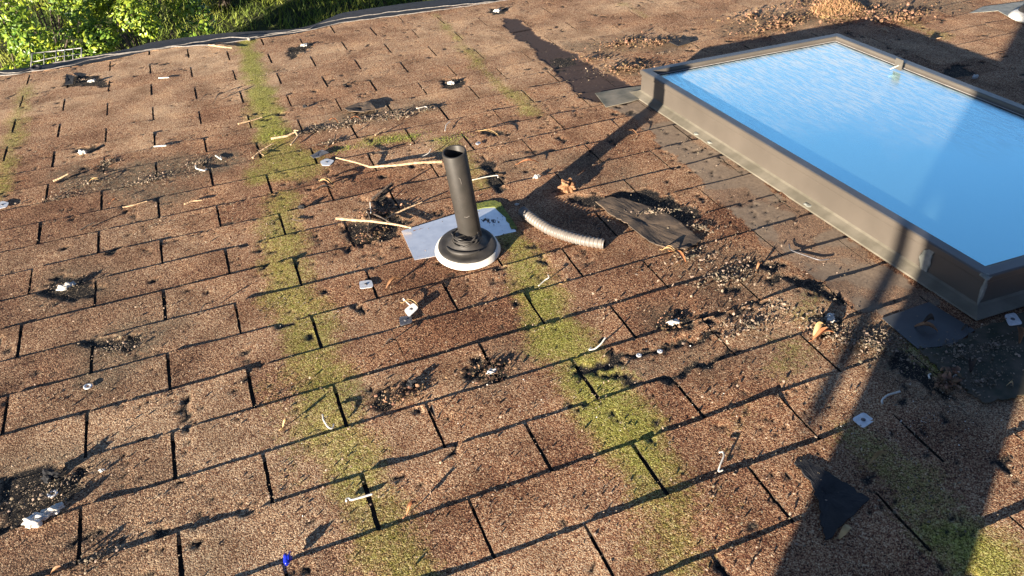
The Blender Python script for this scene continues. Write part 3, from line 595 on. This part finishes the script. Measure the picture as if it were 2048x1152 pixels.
# ------------------------------------------------------------------ bent wire hooks
def hook(pix, label, r=.0016, hs=None, m='wire', cat='wire hook', name='wire_hook', grp='bent white wire hooks scattered on the shingles'):
    P=[px(*q,.0098+(hs[i] if hs else 0)) for i,q in enumerate(pix)]; f=np.array(wavy(P,max(24,6*len(P)),0))
    for _ in range(4): f[1:-1]=(f[:-2]+f[2:]+2*f[1:-1])/4
    mb=MB(); mb.tube([tuple(q) for q in f],r,8); single(name,mb,M[m],np.mean(P,axis=0)*V(1,1,0),label,cat,grp,True)
hook(((693,1003),(692,997),(700,996),(700,1001),(745,988)),'straight hooked wire at the bottom, lying across a slot below centre',.0020)
hook(((645,829),(647,840),(655,853),(662,858),(667,855),(667,848)),'J shaped wire hook in the green streak left of the bottom centre',.0017,[.004,.01,.008,.002,.002,.004])
hook(((1182,695),(1177,700),(1190,698),(1202,688),(1211,675)),'pale wire hook above the two round caps',.0017,[0,0,0,.006,.012])
hook(((1446,940),(1436,944),(1440,930),(1448,912),(1446,903),(1438,905)),'wire hook standing among shingles left of the black felt triangle',.0016,[0,0,.004,.006,.004,.004])
hook(((1800,783),(1775,790),(1762,801),(1765,807)),'angled white wire in the shade above the large square washer',.0019)
hook(((1902,745),(1912,740),(1918,744),(1910,752),(1895,757)),'white wire hook in the shade below the skylight corner, right of the smaller hook',.0020)
hook(((1859,757),(1857,750),(1861,748)),'short white hook end left in the leaf heap below the skylight corner',.0018)
hook(((1879,757),(1881,750),(1884,758),(1897,766)),'short bent hook inside the leaf heap below the skylight corner',.0015)
hook(((1077,572),(1090,560),(1099,555),(1096,550)),'wire hook on the green moss right below the vent pipe',.0014,[0,.004,.008,.006])
hook(((308,293),(333,291)),'straight white wire across a slot in the far left field',.0026)
hook(((317,156),(338,155)),'short white wire lying right of the rectangular hole',.0022)
hook(((431,311),(444,320),(441,313)),'white wire with dark shadow in the left field',.0022)
hook(((391,331),(392,337),(410,342),(413,338)),'L shaped white wire in the dark grit of the left field',.0024)
hook(((945,360),(970,354),(997,350),(996,355)),'long thin wire just right of the vent pipe',.0015)
hook(((845,313),(858,306),(862,298)),'curved pale wire left of the vent pipe top',.0015,[0,.003,.008])
hook(((833,217),(852,213),(858,218)),'thin bent wire above the green moss patch',.0016)
hook(((890,262),(892,250),(900,243)),'short wire loop on the brown shingles above the vent pipe',.0015,[0,.004,.006])
hook(((808,602),(806,596),(815,606),(822,612)),'thin hook sticking up behind the pair of square washers',.0014,[0,.006,.006,.002])
hook(((733,424),(742,428),(740,404)),'thin pale wire standing beside the sticks left of the vent pipe',.0012,[0,0,.02])
hook(((1578,488),(1580,500),(1602,508),(1640,521),(1660,518)),'long dark bent wire lying on the worn strip beside the skylight',.0013,None,'galvdull','wire','bent_wire',None)
# ------------------------------------------------------------------ sticks and twigs
def stick(pix, r, label, m='bark', hs=None, seed=1, forks=()):
    P=[px(*q,.008+(hs[i] if hs else 0)) for i,q in enumerate(pix)]; n=14*len(P); f=np.array(wavy(P,n,.0007,seed))
    for _ in range(2): f[1:-1]=(f[:-2]+f[2:]+2*f[1:-1])/4
    rs=random.Random(seed); mb=MB(); mb.tube([tuple(q+V(0,0,r)) for q in f],[r*(1-.45*i/n)*(1+rs.uniform(-.16,.16)) for i in range(n)],8)
    for fk in forks:
        F=[px(*q,.009+k*.004) for k,q in enumerate(fk)]; mb.tube(wavy(F,10,.0005,seed+3),[r*.6*(1-.6*i/10) for i in range(10)],6)
    single('twig' if r<.003 else 'stick',mb,M[m],np.mean(P,axis=0)*V(1,1,0),label,'twig' if r<.003 else 'stick',None,True)
stick(((885,326),(850,327),(790,333),(740,337),(738,335),(715,328),(672,318)),.0042,'longest pale bent stick running left from the vent pipe',hs=[.004,.008,.010,0,0,.012,.020],seed=3)
stick(((672,440),(700,442),(745,445),(790,452),(823,458)),.0042,'pale straight stick touching the left side of the flashing plate',hs=[.020,.018,.014,.008,.004],seed=4,forks=())
stick(((745,400),(765,385),(785,368)),.0040,'dark snapped stick above the straight pale stick','darkbark',[0,.010,.02],5)
stick(((770,440),(800,425),(845,405)),.0028,'thin dark twig pointing at the pipe from the debris',hs=[0,.006,.010],seed=6)
stick(((748,430),(770,440),(790,452)),.0026,'short dark twig crossing under the thin twig','darkbark',[0,.004,.004],8)
stick(((418,92),(440,95),(465,98)),.0040,'pale stick on the shingles just inside the gutter at far left',hs=[.004,.003,.003],seed=7)
stick(((476,250),(500,244),(526,236)),.0034,'pale twig beside the top of the left moss streak',seed=8)
stick(((543,280),(575,274),(592,266),(596,275),(582,292)),.0042,'forked stick lying across the left moss streak',hs=[0,.003,.008,.006,0],seed=9,forks=[((592,266),(588,260),(600,262))])
stick(((506,318),(520,305),(545,290)),.0034,'twig sloping up from the lower end of the left moss streak',hs=[0,.006,.014],seed=10,forks=[((520,305),(528,312))])
stick(((369,410),(385,404),(406,402)),.0030,'slim straw coloured twig in the left field',seed=11)
stick(((246,416),(270,411),(296,404)),.0026,'thin twig left of the slim straw twig, touching a slot',seed=12)
stick(((107,364),(122,358),(138,350)),.0036,'pale bark twig with a dark shadow at far left',hs=[0,.004,.01],seed=13)
stick(((160,462),(175,453),(190,446)),.0028,'grey twig on the left field above the round hole','darkbark',[0,.004,.008],14)
stick(((655,292),(668,283),(672,270)),.0030,'upright dark twig above the square washer at the long stick','darkbark',[0,.006,.018],15)
stick(((735,425),(742,440),(735,470),(745,478)),.0024,'dark forked twig under the straight pale stick','darkbark',[0,0,.004,0],16)
stick(((745,310),(760,305),(772,303)),.0030,'short grey twig between the long stick and the green patch','darkbark',[0,.003,.006],17)
stick(((750,272),(765,262),(772,258)),.0030,'short pale twig on the edge of the green patch',hs=[0,.004,.006],seed=18)
stick(((1855,155),(1864,160),(1868,166)),.0022,'pale straw in the shade behind the skylight',seed=19)
stick(((1763,58),(1772,60),(1777,66)),.0030,'pale chip of wood behind the far corner of the skylight',seed=20)
stick(((1858,80),(1870,79),(1882,77)),.0030,'pale twig on the shadow edge behind the skylight',seed=21)
stick(((585,440),(600,444),(612,440)),.0018,'hair thin twig beside the middle of the left moss streak','darkbark',seed=22)
# ------------------------------------------------------------------ leaves
def leaf(p0, p1, w, label, m='leaf', curl=.5, lift=.006, seed=0, twist=.3, stripes=False, grp='single dead leaves on the roof'):
    a=px(*p0,.008); b=px(*p1,.008+lift); d=b-a; L=np.linalg.norm(d); d/=L; s=np.cross(V(0,0,1),d); s/=np.linalg.norm(s); n=12; k=7; vs=[]; r=random.Random(seed)
    for i in range(n+1):
        t=i/n; wd=w*math.sin(math.pi*min(1,t*.92+.05))**.7; c=a+d*L*t+V(0,0,.010*math.sin(math.pi*t))+s*.2*w*math.sin(t*3+seed)
        for j in range(k):
            v=(j/(k-1)-.5)*2; ang=v*curl*1.6; tw=twist*t
            q=s*math.sin(ang+tw)*wd/ (curl*1.6+.4)+V(0,0,1)*(1-math.cos(ang))*wd*1.1; vs.append(c+q+V(0,0,r.uniform(-.0005,.0005)))
    o=len(vs); fs=[(i*k+j,(i+1)*k+j,(i+1)*k+j+1,i*k+j+1) for i in range(n) for j in range(k-1)]
    top=list(vs); vs+=[v-V(0,0,.0005) for v in top]; fs+=[tuple(o+x for x in reversed(f)) for f in fs]
    mb=MB(); mb.add(vs,fs); mb.tube([a-d*.008,a],[.0007,.001],5)
    single('dead_leaf',mb,M[m],(a+b)/2*V(1,1,0),label,'leaf',grp,True)
leaf((1340,503),(1372,524),.0100,'orange tongue shaped leaf below the long felt scrap','leafred',.4,.002,1)
leaf((1325,500),(1352,506),.006,'curled pale leaf at the tip of the long felt scrap','leafpale',.8,.004,2)
leaf((772,578),(800,557),.0075,'curled brown leaf between the bright square washer and the pipe','leaf',.8,.008,3)
leaf((805,606),(835,612),.006,'dry leaf lying over the tilted square washer','leafpale',.6,.012,4)
leaf((812,1030),(835,1005),.0055,'narrow reddish leaf near the bottom, right of the straight hook','leafred',.7,.008,5)
leaf((1625,680),(1668,665),.010,'orange curled leaf in the hole left of the skylight corner','leafred',.7,.008,6)
leaf((1628,672),(1650,650),.011,'grey green torn leaf beside the orange curled leaf','leafpale',.6,.014,7)
leaf((1828,655),(1876,662),.0105,'brown leaf on the smooth grey flashing under the skylight corner','leaf',.6,.004,8)
leaf((1842,652),(1868,640),.013,'blackened crumpled leaf on the smooth grey flashing','leafdark',.8,.020,9)
leaf((1922,661),(1938,656),.006,'small dark leaf near the tip of the lit stripe under the skylight corner','leafdark',.5,.004,10)
leaf((2036,688),(2038,656),.009,'striped brown leaf below the white square washer at the right edge','leaf',.9,.006,11)
leaf((1939,745),(1945,722),.012,'blackened upright leaf on the mossy flashing at right','leafdark',.9,.020,12)
leaf((1738,930),(1775,908),.0065,'curled tan leaf in the green shade right of the felt triangle','leafpale',.9,.008,13)
leaf((1514,541),(1522,527),.006,'tiny curled leaf on the brown shingles left of the worn strip','leaf',.7,.006,14)
leaf((1036,328),(1078,325),.0055,'thin orange leaf above the smooth white lump','leafred',.6,.004,15)
leaf((958,262),(1000,274),.0065,'tan leaf with long shadow above right of the pipe top','leafpale',.6,.012,16)
leaf((1675,1075),(1706,1058),.011,'tan leaf poking out under the black felt triangle','leafpale',.3,.003,17)
leaf((398,628),(425,607),.0035,'thin dark red leaf sliver on a course edge at left','leafdark',.5,.010,18)
leaf((402,200),(424,190),.007,'left of the two dark slivers in the far left field','leafdark',.4,.012,19)
leaf((430,202),(450,185),.007,'right of the two dark slivers in the far left field','leafdark',.4,.014,20)
leaf((640,362),(668,372),.0075,'cream curled leaf beside the lower end of the left moss streak','leafpale',.8,.008,21)
leaf((632,380),(665,378),.0075,'dark folded leaf below the cream curled leaf','leafdark',.6,.010,22)
leaf((178,364),(204,363),.006,'straw leaf in the gritty left field','leafpale',.6,.004,23)
leaf((660,240),(676,246),.0045,'small orange leaf in the debris near the folded scrap','leafred',.6,.006,24)
leaf((700,238),(722,240),.004,'second small orange leaf just under the folded scrap','leafred',.5,.004,25)
leaf((1125,568),(1138,569),.004,'tiny yellow leaf on the shingle right of the moss hook','leafpale',.4,.002,26)
leaf((222,406),(238,403),.004,'tiny orange leaf on the left field by a slot','leafred',.4,.002,27)
leaf((1250,75+188),(1275,270),.006,'dry leaf tip beside the pipe shadow near the skylight','leaf',.6,.008,28)
leaf((565,855),(580,843),.006,'tiny tan curled leaf left of the J shaped hook','leafpale',.6,.006,29)
leaf((100,1150),(135,1143),.006,'brown leaf at the bottom edge of the photo, lower left','leaf',.6,.004,30)
leaf((2012,772),(2026,775),.007,'small pale green leaf in the shade near the right edge','smear' if False else 'leafpale',.3,.002,31)
leaf((870,832),(858,818),.009,'grey leaf tucked in a slot above the bottom centre','leafdark',.8,.008,32)
leaf((770,1+690),(795,683),.005,'dark twisted leaf left of the reddish shingle centre','leafdark',.6,.006,33)
# crumpled dry leaf ball
c=px(1135,372,.02); mb=MB(); mb.blob(c,.017,4,.6,(1,1,1),44); mb.blob(c+V(.008,-.006,-.004),.012,3,.6,(1,1,.9),45); single('dead_leaf',mb,M['leaf'],c*V(1,1,0),'crumpled brown leaf ball standing in the pipe shadow','leaf','single dead leaves on the roof')
# blue chip
c=px(576,1121,.008); mb=MB(); mb.blob(c+V(0,0,.004),.0062,2,.35,(1,1.7,.8),5); mb.tube([c+V(0,-.008,.002),c+V(.003,.0,.010),c+V(.006,.012,.004)],.0016,6); single('plastic_chip',mb,M['blue'],c*V(1,1,0),'bright blue plastic chip near the bottom edge','plastic chip',smooth=True)
# gravel-like dark stones
for (xy,r,l) in (((1700,0+1085),.0,''),((103,955),.010,'dark crusty chunk left of the lower left hollow'),((823,770),.007,'small dark chunk on the reddish shingles below centre'),((605,416),.007,'round dark chunk at the middle of the left moss streak'),((610,214),.006,'little mossy chunk at the top of the left moss streak')):
    if r:
        c=px(*xy,.008); mb=MB(); mb.blob(c+V(0,0,r*.5),r,3,.5,(1.2,1,.8),int(xy[0])); single('asphalt_chunk',mb,M['felt'],c*V(1,1,0),l,'chunk','loose dark chunks')

# ------------------------------------------------------------------ litter, uncountable
def flakes(name, clusters, m, label, smin, smax, flat=.35, seed=0, hmax=.01, zoff=0):
    r=np.random.default_rng(seed); mb=MB()
    for (x,y,rx,ry,ang,n) in clusters:
        c=px(x,y); a=math.radians(ang)
        for _ in range(n):
            rad=abs(r.normal(0,.55)); th=r.uniform(0,6.283); u=rad*rx*math.cos(th); w=rad*ry*math.sin(th)
            p=c+V(u*math.cos(a)-w*math.sin(a), u*math.sin(a)+w*math.cos(a),0); s=r.uniform(smin,smax)*r.choice([.5,.8,1,1.4])
            if p[1]>eave_y(p[0])-.02: continue
            q=(p[:2]-A2); ss,tt=q@e1,q@e2
            if -.03<ss<wS+.03 and -.03<tt<lS+.03: continue
            R=Matrix.Rotation(r.uniform(0,6.3),3,'Z')@Matrix.Rotation(r.normal(0,flat),3,'X')@Matrix.Rotation(r.normal(0,flat),3,'Y'); R=np.array(R)
            el=r.uniform(.45,1); k=5; pts=[]
            for i in range(k):
                t=2*math.pi*i/k; pts.append(R@(V(math.cos(t)*r.uniform(.7,1.1),el*math.sin(t)*r.uniform(.7,1.1),0)*s))
            z=.0062+zoff+s*flat*.8+r.uniform(0,hmax); o=V(p[0],p[1],z); t0=R@V(0,0,s*.35); t1=R@V(0,0,-s*.15)
            vs=[o+q for q in pts]+[o+t0,o+t1]; mb.add(vs,[(i,(i+1)%k,k) for i in range(k)]+[((i+1)%k,i,k+1) for i in range(k)],float(r.uniform(.05,1)))
    c=px(clusters[0][0],clusters[0][1]); return single(name,mb,m,c,label,'litter',kind='stuff')
flakes('leaf_litter',[(1245,92,.13,.05,10,420),(1310,92,.09,.05,0,300),(1250,145,.13,.05,-20,500),(1180,125,.08,.02,-20,120)],M['litter'],'brown leaf litter heaped beyond the skylight, right of the felt strip',.0025,.0062,.6,1,.012)
flakes('leaf_litter',[(1560,55,.22,.06,10,900),(1700,35,.18,.06,5,700),(1800,40,.20,.08,0,500),(1500,40,.25,.08,0,250),(1640,10,.3,.06,0,300)],M['litter'],'leaf litter piled along the far end of the skylight around the dry tuft',.0028,.0072,.6,2,.016)
flakes('roof_grit',[(630,265,.10,.03,0,380),(720,245,.13,.05,5,700),(800,235,.08,.05,0,350),(850,225,.05,.03,0,120),(660,290,.08,.02,0,120)],M['crumb'],'dark crumbly grit heaped above the green moss patch',.0014,.004,.6,3,.005)
flakes('roof_grit',[(215,330,.05,.04,0,220),(300,365,.16,.05,0,600),(400,330,.1,.05,0,350),(180,370,.12,.05,0,300),(120,400,.12,.03,0,200)],M['crumb'],'dark grit spread over the far left field',.0012,.003,.6,4,.003)
flakes('roof_grit',[(1650,660,.05,.07,0,400),(1740,690,.08,.06,-40,700),(1560,620,.10,.05,0,300),(1450,560,.12,.06,0,420),(1380,520,.12,.05,0,260),(1500,660,.12,.04,0,280),(1300,430,.10,.02,-20,260),(1400,460,.06,.03,-30,160)],M['crumb'],'brown grit and leaf bits left of the skylight corner',.0016,.0042,.6,5,.003)
flakes('leaf_litter',[(1885,768,.04,.010,20,110),(1900,775,.03,.012,10,60),(1640,665,.02,.03,0,60)],M['litter'],'small leaf heap in the shade below the skylight corner',.003,.007,.7,6,.008)
flakes('roof_grit',[(760,430,.09,.03,0,420),(740,475,.05,.03,0,300),(985,745,.05,.03,0,220),(800,800,.08,.04,0,180),(1340,650,.04,.03,0,100)],M['litter'],'crumbled leaf bits around the torn holes near the vent pipe',.0018,.0045,.6,7,.003)
flakes('roof_grit',[(100,990,.12,.06,20,360),(240,700,.09,.04,0,260),(140,575,.06,.04,0,120),(200,1120,.12,.03,20,200),(600,110,.04,.03,0,90),(905,168,.04,.02,0,60),(170,163,.05,.02,0,60),(1325,110,.1,.02,0,80)],M['crumb'],'grit in the torn hollows of the left side',.0012,.0027,.6,8,.003)
flakes('roof_grit',[(x,y,.35,.2,0,150) for x in range(100,2000,220) for y in (150,300,450,620,800,1000)],M['crumb'],'fine loose grit scattered over the whole roof',.0012,.0026,.6,9,.001)
flakes('roof_grit',[(1985,700,.14,.07,0,420),(1920,720,.08,.05,0,260),(1960,770,.10,.03,0,300),(1900,700,.04,.04,0,60)],M['crumb'],'dark dirt crumbs over the mossy apron below the skylight',.0012,.003,.6,12,.0006,.0034)
flakes('white_specks',[(1850,850,.3,.15,0,150),(1950,700,.15,.1,0,80),(500,700,.6,.4,0,60),(1100,800,.5,.3,0,60)],M['putty'],'tiny white specks sprinkled mostly over the shaded right side',.0007,.0014,.5,10,.0)
# dry moss tuft behind the skylight
r=np.random.default_rng(5); mb=MB(); c0=px(1672,28)
for k in range(1500):
    th=r.uniform(0,6.283); rad=.085*math.sqrt(r.uniform()); p=c0+V(rad*math.cos(th)*1.3,rad*math.sin(th),.008); h=.045*(1-(rad/.085)**2)+.006
    d=V(r.normal(0,.5),r.normal(0,.5),r.uniform(.4,1)); d/=np.linalg.norm(d); s=np.cross(d,V(r.normal(),r.normal(),r.normal())); s/=np.linalg.norm(s)+1e-9
    b=p+V(0,0,h*r.uniform(.2,1)); e=b+d*.018; mb.add([b-s*.0012,b+s*.0012,e+s*.0006,b+d*.009+s*.002],[(0,1,2),(0,2,3)],float(r.uniform(.1,1)))
mb.blob(c0+V(0,0,.004),.07,3,.2,(1.3,1,.45),4); single('moss_tuft',mb,M['grassdry'],c0,'dry straw coloured moss tuft behind the far end of the skylight','moss tuft')
mb=MB(); r=np.random.default_rng(6)
for k in range(900):
    t=r.uniform(); xy=[(1880,725),(690,300),(760,285),(820,278),(905,280),(560,270),(1850,700)][r.integers(0,7)]; p=px(*xy)+V(r.normal(0,.03),r.normal(0,.016),.0055)
    d=V(r.normal(0,.5),r.normal(0,.5),1); d/=np.linalg.norm(d); s=V(r.normal(),r.normal(),0); s/=np.linalg.norm(s); mb.add([p-s*.0008,p+s*.0008,p+d*r.uniform(.003,.006)],[(0,1,2)],float(r.uniform(.2,1)))
M['mossblade']=simple('living_moss',(.24,.30,.04),(.10,.16,.02),60,.9,tone=True,bump=0); single('moss_cushions',mb,M['mossblade'],px(760,285),'short green moss growing on the shingles','moss',kind='stuff')

# ------------------------------------------------------------------ garden below the eave
GZ=-3.2
def wsingle(name, me, loc, label, cat, group=None, kind=None):
    o=link(name,me); o.location=loc; return tag(o,label,cat,group,kind)
mb=MB(); N=60; xs=np.linspace(-60,60,N); 
mb.add([(x,y,0) for y in (-60,1.0,3,5,8,12,60,200) for x in (-150,-5,-2,0,2,5,150)],[(i*7+k,i*7+k+1,(i+1)*7+k+1,(i+1)*7+k) for i in range(7) for k in range(6)])
tag(wsingle('ground',mb.mesh('ground',M['soil']),(0,0,GZ),None,None),'dark garden soil under the lawn beyond the eave','ground',None,'structure')
r=np.random.default_rng(11); n=42000; X=r.uniform(-4,5,n); Y=r.uniform(5.2,10.5,n); keep=vnoise(X*1.3,Y*1.3,3)+.35*vnoise(X*5,Y*5,4)>.36; X=X[keep];Y=Y[keep]; n=len(X)
h=r.uniform(.05,.14,n); a=r.uniform(0,6.28,n); w=.006; bx=r.normal(0,.05,n); by=r.normal(0,.05,n)
v=np.zeros((n,3,3)); v[:,0]=np.stack([X-w*np.cos(a),Y-w*np.sin(a),0*X],1); v[:,1]=np.stack([X+w*np.cos(a),Y+w*np.sin(a),0*X],1); v[:,2]=np.stack([X+bx,Y+by,h],1)
me=bpy.data.meshes.new('grass'); me.from_pydata(v.reshape(-1,3).tolist(),[],np.arange(n*3).reshape(-1,3).tolist()); me.materials.append(M['grass'])
at=me.attributes.new('tone','FLOAT','POINT'); at.data.foreach_set('value',np.repeat(np.clip(.2+.9*vnoise(X*3,Y*3,8)+r.normal(0,.12,n),0,1.3),3))
wsingle('grass',me,(0,0,GZ),'sunlit green lawn grass beyond the gutter','grass',None,'stuff')
def shrub(c, rad, nleaf, label, seed, size=.022, lobes=22, tone0=.5, flowers=0):
    r=np.random.default_rng(seed); c=np.array(c); rad=np.array(rad)
    root=link('garden_shrub',None); root.location=(c[0],c[1],GZ); tag(root,label,'shrub','shrubs beyond the gutter')
    cz=c-V(c[0],c[1],GZ)
    # lobes over the crown
    D=r.normal(size=(lobes,3)); D[:,2]=np.abs(D[:,2])*.8-.15; D/=np.linalg.norm(D,axis=1)[:,None]; LC=cz+D*rad*r.uniform(.5,.95,(lobes,1)); LR=r.uniform(.17,.32,lobes)*rad.mean()
    k=r.integers(0,lobes,nleaf); d=r.normal(size=(nleaf,3)); d/=np.linalg.norm(d,axis=1)[:,None]; P=LC[k]+d*(LR[k]*r.uniform(.55,1.08,nleaf)**.6)[:,None]
    nrm=d*.8+r.normal(size=(nleaf,3))*.55+np.array([-.25,-.2,.5]); nrm/=np.linalg.norm(nrm,axis=1)[:,None]
    t=np.cross(nrm,r.normal(size=(nleaf,3))); t/=np.linalg.norm(t,axis=1)[:,None]; b=np.cross(nrm,t); s=(size*r.uniform(.45,1.5,nleaf))[:,None]
    v=np.stack([P-t*s, P-t*s*.15+b*s*.55-nrm*s*.12, P+t*s-nrm*s*.18, P-t*s*.15-b*s*.55-nrm*s*.12, P+nrm*s*.05+t*s*.1],1)
    f=(np.arange(nleaf)*5)[:,None,None]+np.array([[0,4,1],[1,4,2],[2,4,3],[3,4,0]])[None]
    me=bpy.data.meshes.new('crown'); me.from_pydata(v.reshape(-1,3).tolist(),[],f.reshape(-1,3).tolist()); me.materials.append(M['green'])
    tn=np.clip(tone0+.35*(r.uniform(size=lobes)[k]-.5)+r.normal(0,.34,nleaf),-.3,1.5); at=me.attributes.new('tone','FLOAT','POINT'); at.data.foreach_set('value',np.repeat(tn,5))
    link('crown',me,root)
    mb=MB()
    for q in LC: mb.tube([V(r.normal(0,.04),r.normal(0,.04),0),q*V(.4,.4,.55),q],[.012,.008,.004],6)
    link('stems',mb.mesh('stems',M['darkbark'],smooth=True),root)
    for i in range(flowers):
        mb=MB(); q=LC[i]+D[i]*LR[i]*.95; 
        for a in np.linspace(0,6.28,6)[:-1]: mb.blob(q+V(math.cos(a)*.018,math.sin(a)*.018,.01),.013,1,.1,(1,1,.4),i)
        link('flower',mb.mesh('flower',M['flower'],smooth=True),root)
shrub((-1.35,4.55,-2.25),(.75,.62,.85),8200,'large bright green leafy shrub at the far left beyond the gutter',1,tone0=.75,flowers=1)
shrub((-.35,5.25,-2.25),(.60,.65,.75),7000,'leafy green shrub just right of the largest one beyond the gutter',2,tone0=.6)
shrub((-1.2,6.3,-2.3),(.9,.7,1.0),6000,'darker shrub behind the two nearest ones at far left',3,tone0=.45)
shrub((.15,5.05,-2.85),(.38,.36,.36),1500,'low shrub with pale leaves against the gutter, left of the lawn',4,size=.03,tone0=.7)
shrub((.55,7.0,-2.7),(.40,.4,.45),1500,'small round shrub standing on the lawn behind the gutter',5,tone0=.6)
shrub((2.3,6.9,-2.85),(.6,.4,.36),1900,'yellow green low shrub at the right end of the visible garden',6,size=.03,tone0=.95)
shrub((-.2,7.9,-2.3),(.7,.6,.9),2200,'dark shrub at the top edge behind the lawn',7,tone0=.3)
# wire rack in front of the bushes
rk=link('wire_rack',None); c=RW@px(110,112,-.25); rk.location=c.tolist(); tag(rk,'white wire rack with rounded cells standing in the shrub behind the gutter','rack'); 
def rp(x,y,h=-.25): return RW@px(x,y,h)-c
mb=MB(); mb.tube([rp(62,136),rp(64,107),rp(112,102),rp(163,96),rp(163,114)],.0032,8); part_=link('rim',mb.mesh('rim',M['rack'],smooth=True),rk)
mb=MB(); mb.tube([rp(62,125),rp(112,114),rp(163,108)],.0022,6)
for x0,y0,y1 in ((88,104,130),(112,102,125),(129,100,122),(146,98,118)): mb.tube([rp(x0,y0),rp(x0,y1)],.0022,6)
link('cross_wires',mb.mesh('cross_wires',M['rack'],smooth=True),rk)

# ------------------------------------------------------------------ photographer, behind the camera: casts the long shadow on the right
uL=np.array([L_roof[0],L_roof[1]]); uL/=np.linalg.norm(uL); uP=np.array([-uL[1],uL[0]])
def SP(along, perp, h): q=uL*along+uP*perp; return V(q[0],q[1],h)
def skin_body(name, nodes, edges, radii, m, parent):
    me=bpy.data.meshes.new(name); me.from_pydata([tuple(n-BASE[parent.name]) for n in nodes],edges,[]); me.materials.append(m)
    o=link(name,me,parent); md=o.modifiers.new('skin','SKIN'); 
    for i,rv in enumerate(radii): me.skin_vertices[0].data[i].radius=(rv,rv); me.skin_vertices[0].data[i].use_root=(i==0)
    md.use_smooth_shade=True; sb=o.modifiers.new('sub','SUBSURF'); sb.levels=1; sb.render_levels=2; return o
s0=-1.62
ph=thing('person',SP(s0,-2.0,0),'person in dark work clothes standing behind the viewpoint and casting the long shadow','person')
nodes=[SP(s0,-2.0,.78),SP(s0,-1.94,.74),SP(s0+.12,-1.94,.42),SP(s0,-1.94,.07),SP(s0+.14,-1.94,.035),SP(s0,-2.09,.74),SP(s0+.12,-2.062,.42),SP(s0,-2.04,.07),SP(s0+.14,-2.04,.035),
       SP(s0,-2.04,.95),SP(s0,-2.05,1.20),SP(s0,-2.05,1.34),SP(s0,-2.05,1.42),SP(s0,-2.04,1.53),SP(s0,-1.86,1.28),SP(s0+.02,-1.82,1.00),SP(s0+.26,-1.95,1.0),SP(s0,-2.24,1.28),SP(s0+.02,-2.28,1.0),SP(s0+.26,-2.10,1.0)]
edges=[(0,1),(1,2),(2,3),(3,4),(0,5),(5,6),(6,7),(7,8),(0,9),(9,10),(10,11),(11,12),(12,13),(10,14),(14,15),(15,16),(10,17),(17,18),(18,19)]
rad=[.13,.095,.074,.066,.050,.095,.074,.066,.050,.14,.15,.065,.055,.10,.06,.05,.035,.06,.05,.035]
skin_body('body',nodes,edges,rad,M['cloth'],ph)
mb=MB(); vs=[]; J=[(.50,.225,.16),(.70,.215,.15),(.95,.19,.135),(1.2,.20,.13),(1.34,.16,.10),(1.40,.07,.07)]
for h,a,b in J:
    for i in range(28):
        t=2*math.pi*i/28; vs.append(SP(s0+b*math.cos(t),-2.03+a*math.sin(t)*(1+.03*math.sin(5*t+h*9)),h+.01*math.sin(4*t)))
mb.add(vs,[(k*28+i,k*28+(i+1)%28,(k+1)*28+(i+1)%28,(k+1)*28+i) for k in range(len(J)-1) for i in range(28)]); part('jacket',mb,M['cloth'],ph,True)
mb=MB(); mb.tube([SP(s0-.75,-1.824,h) for h in (.405,.6,.9,1.2)],.0165,8); 
part('shadow_strap',mb,M['galvdull'],ph,True)  # unseen strap, set back and thickened to shape the thin cast shadow
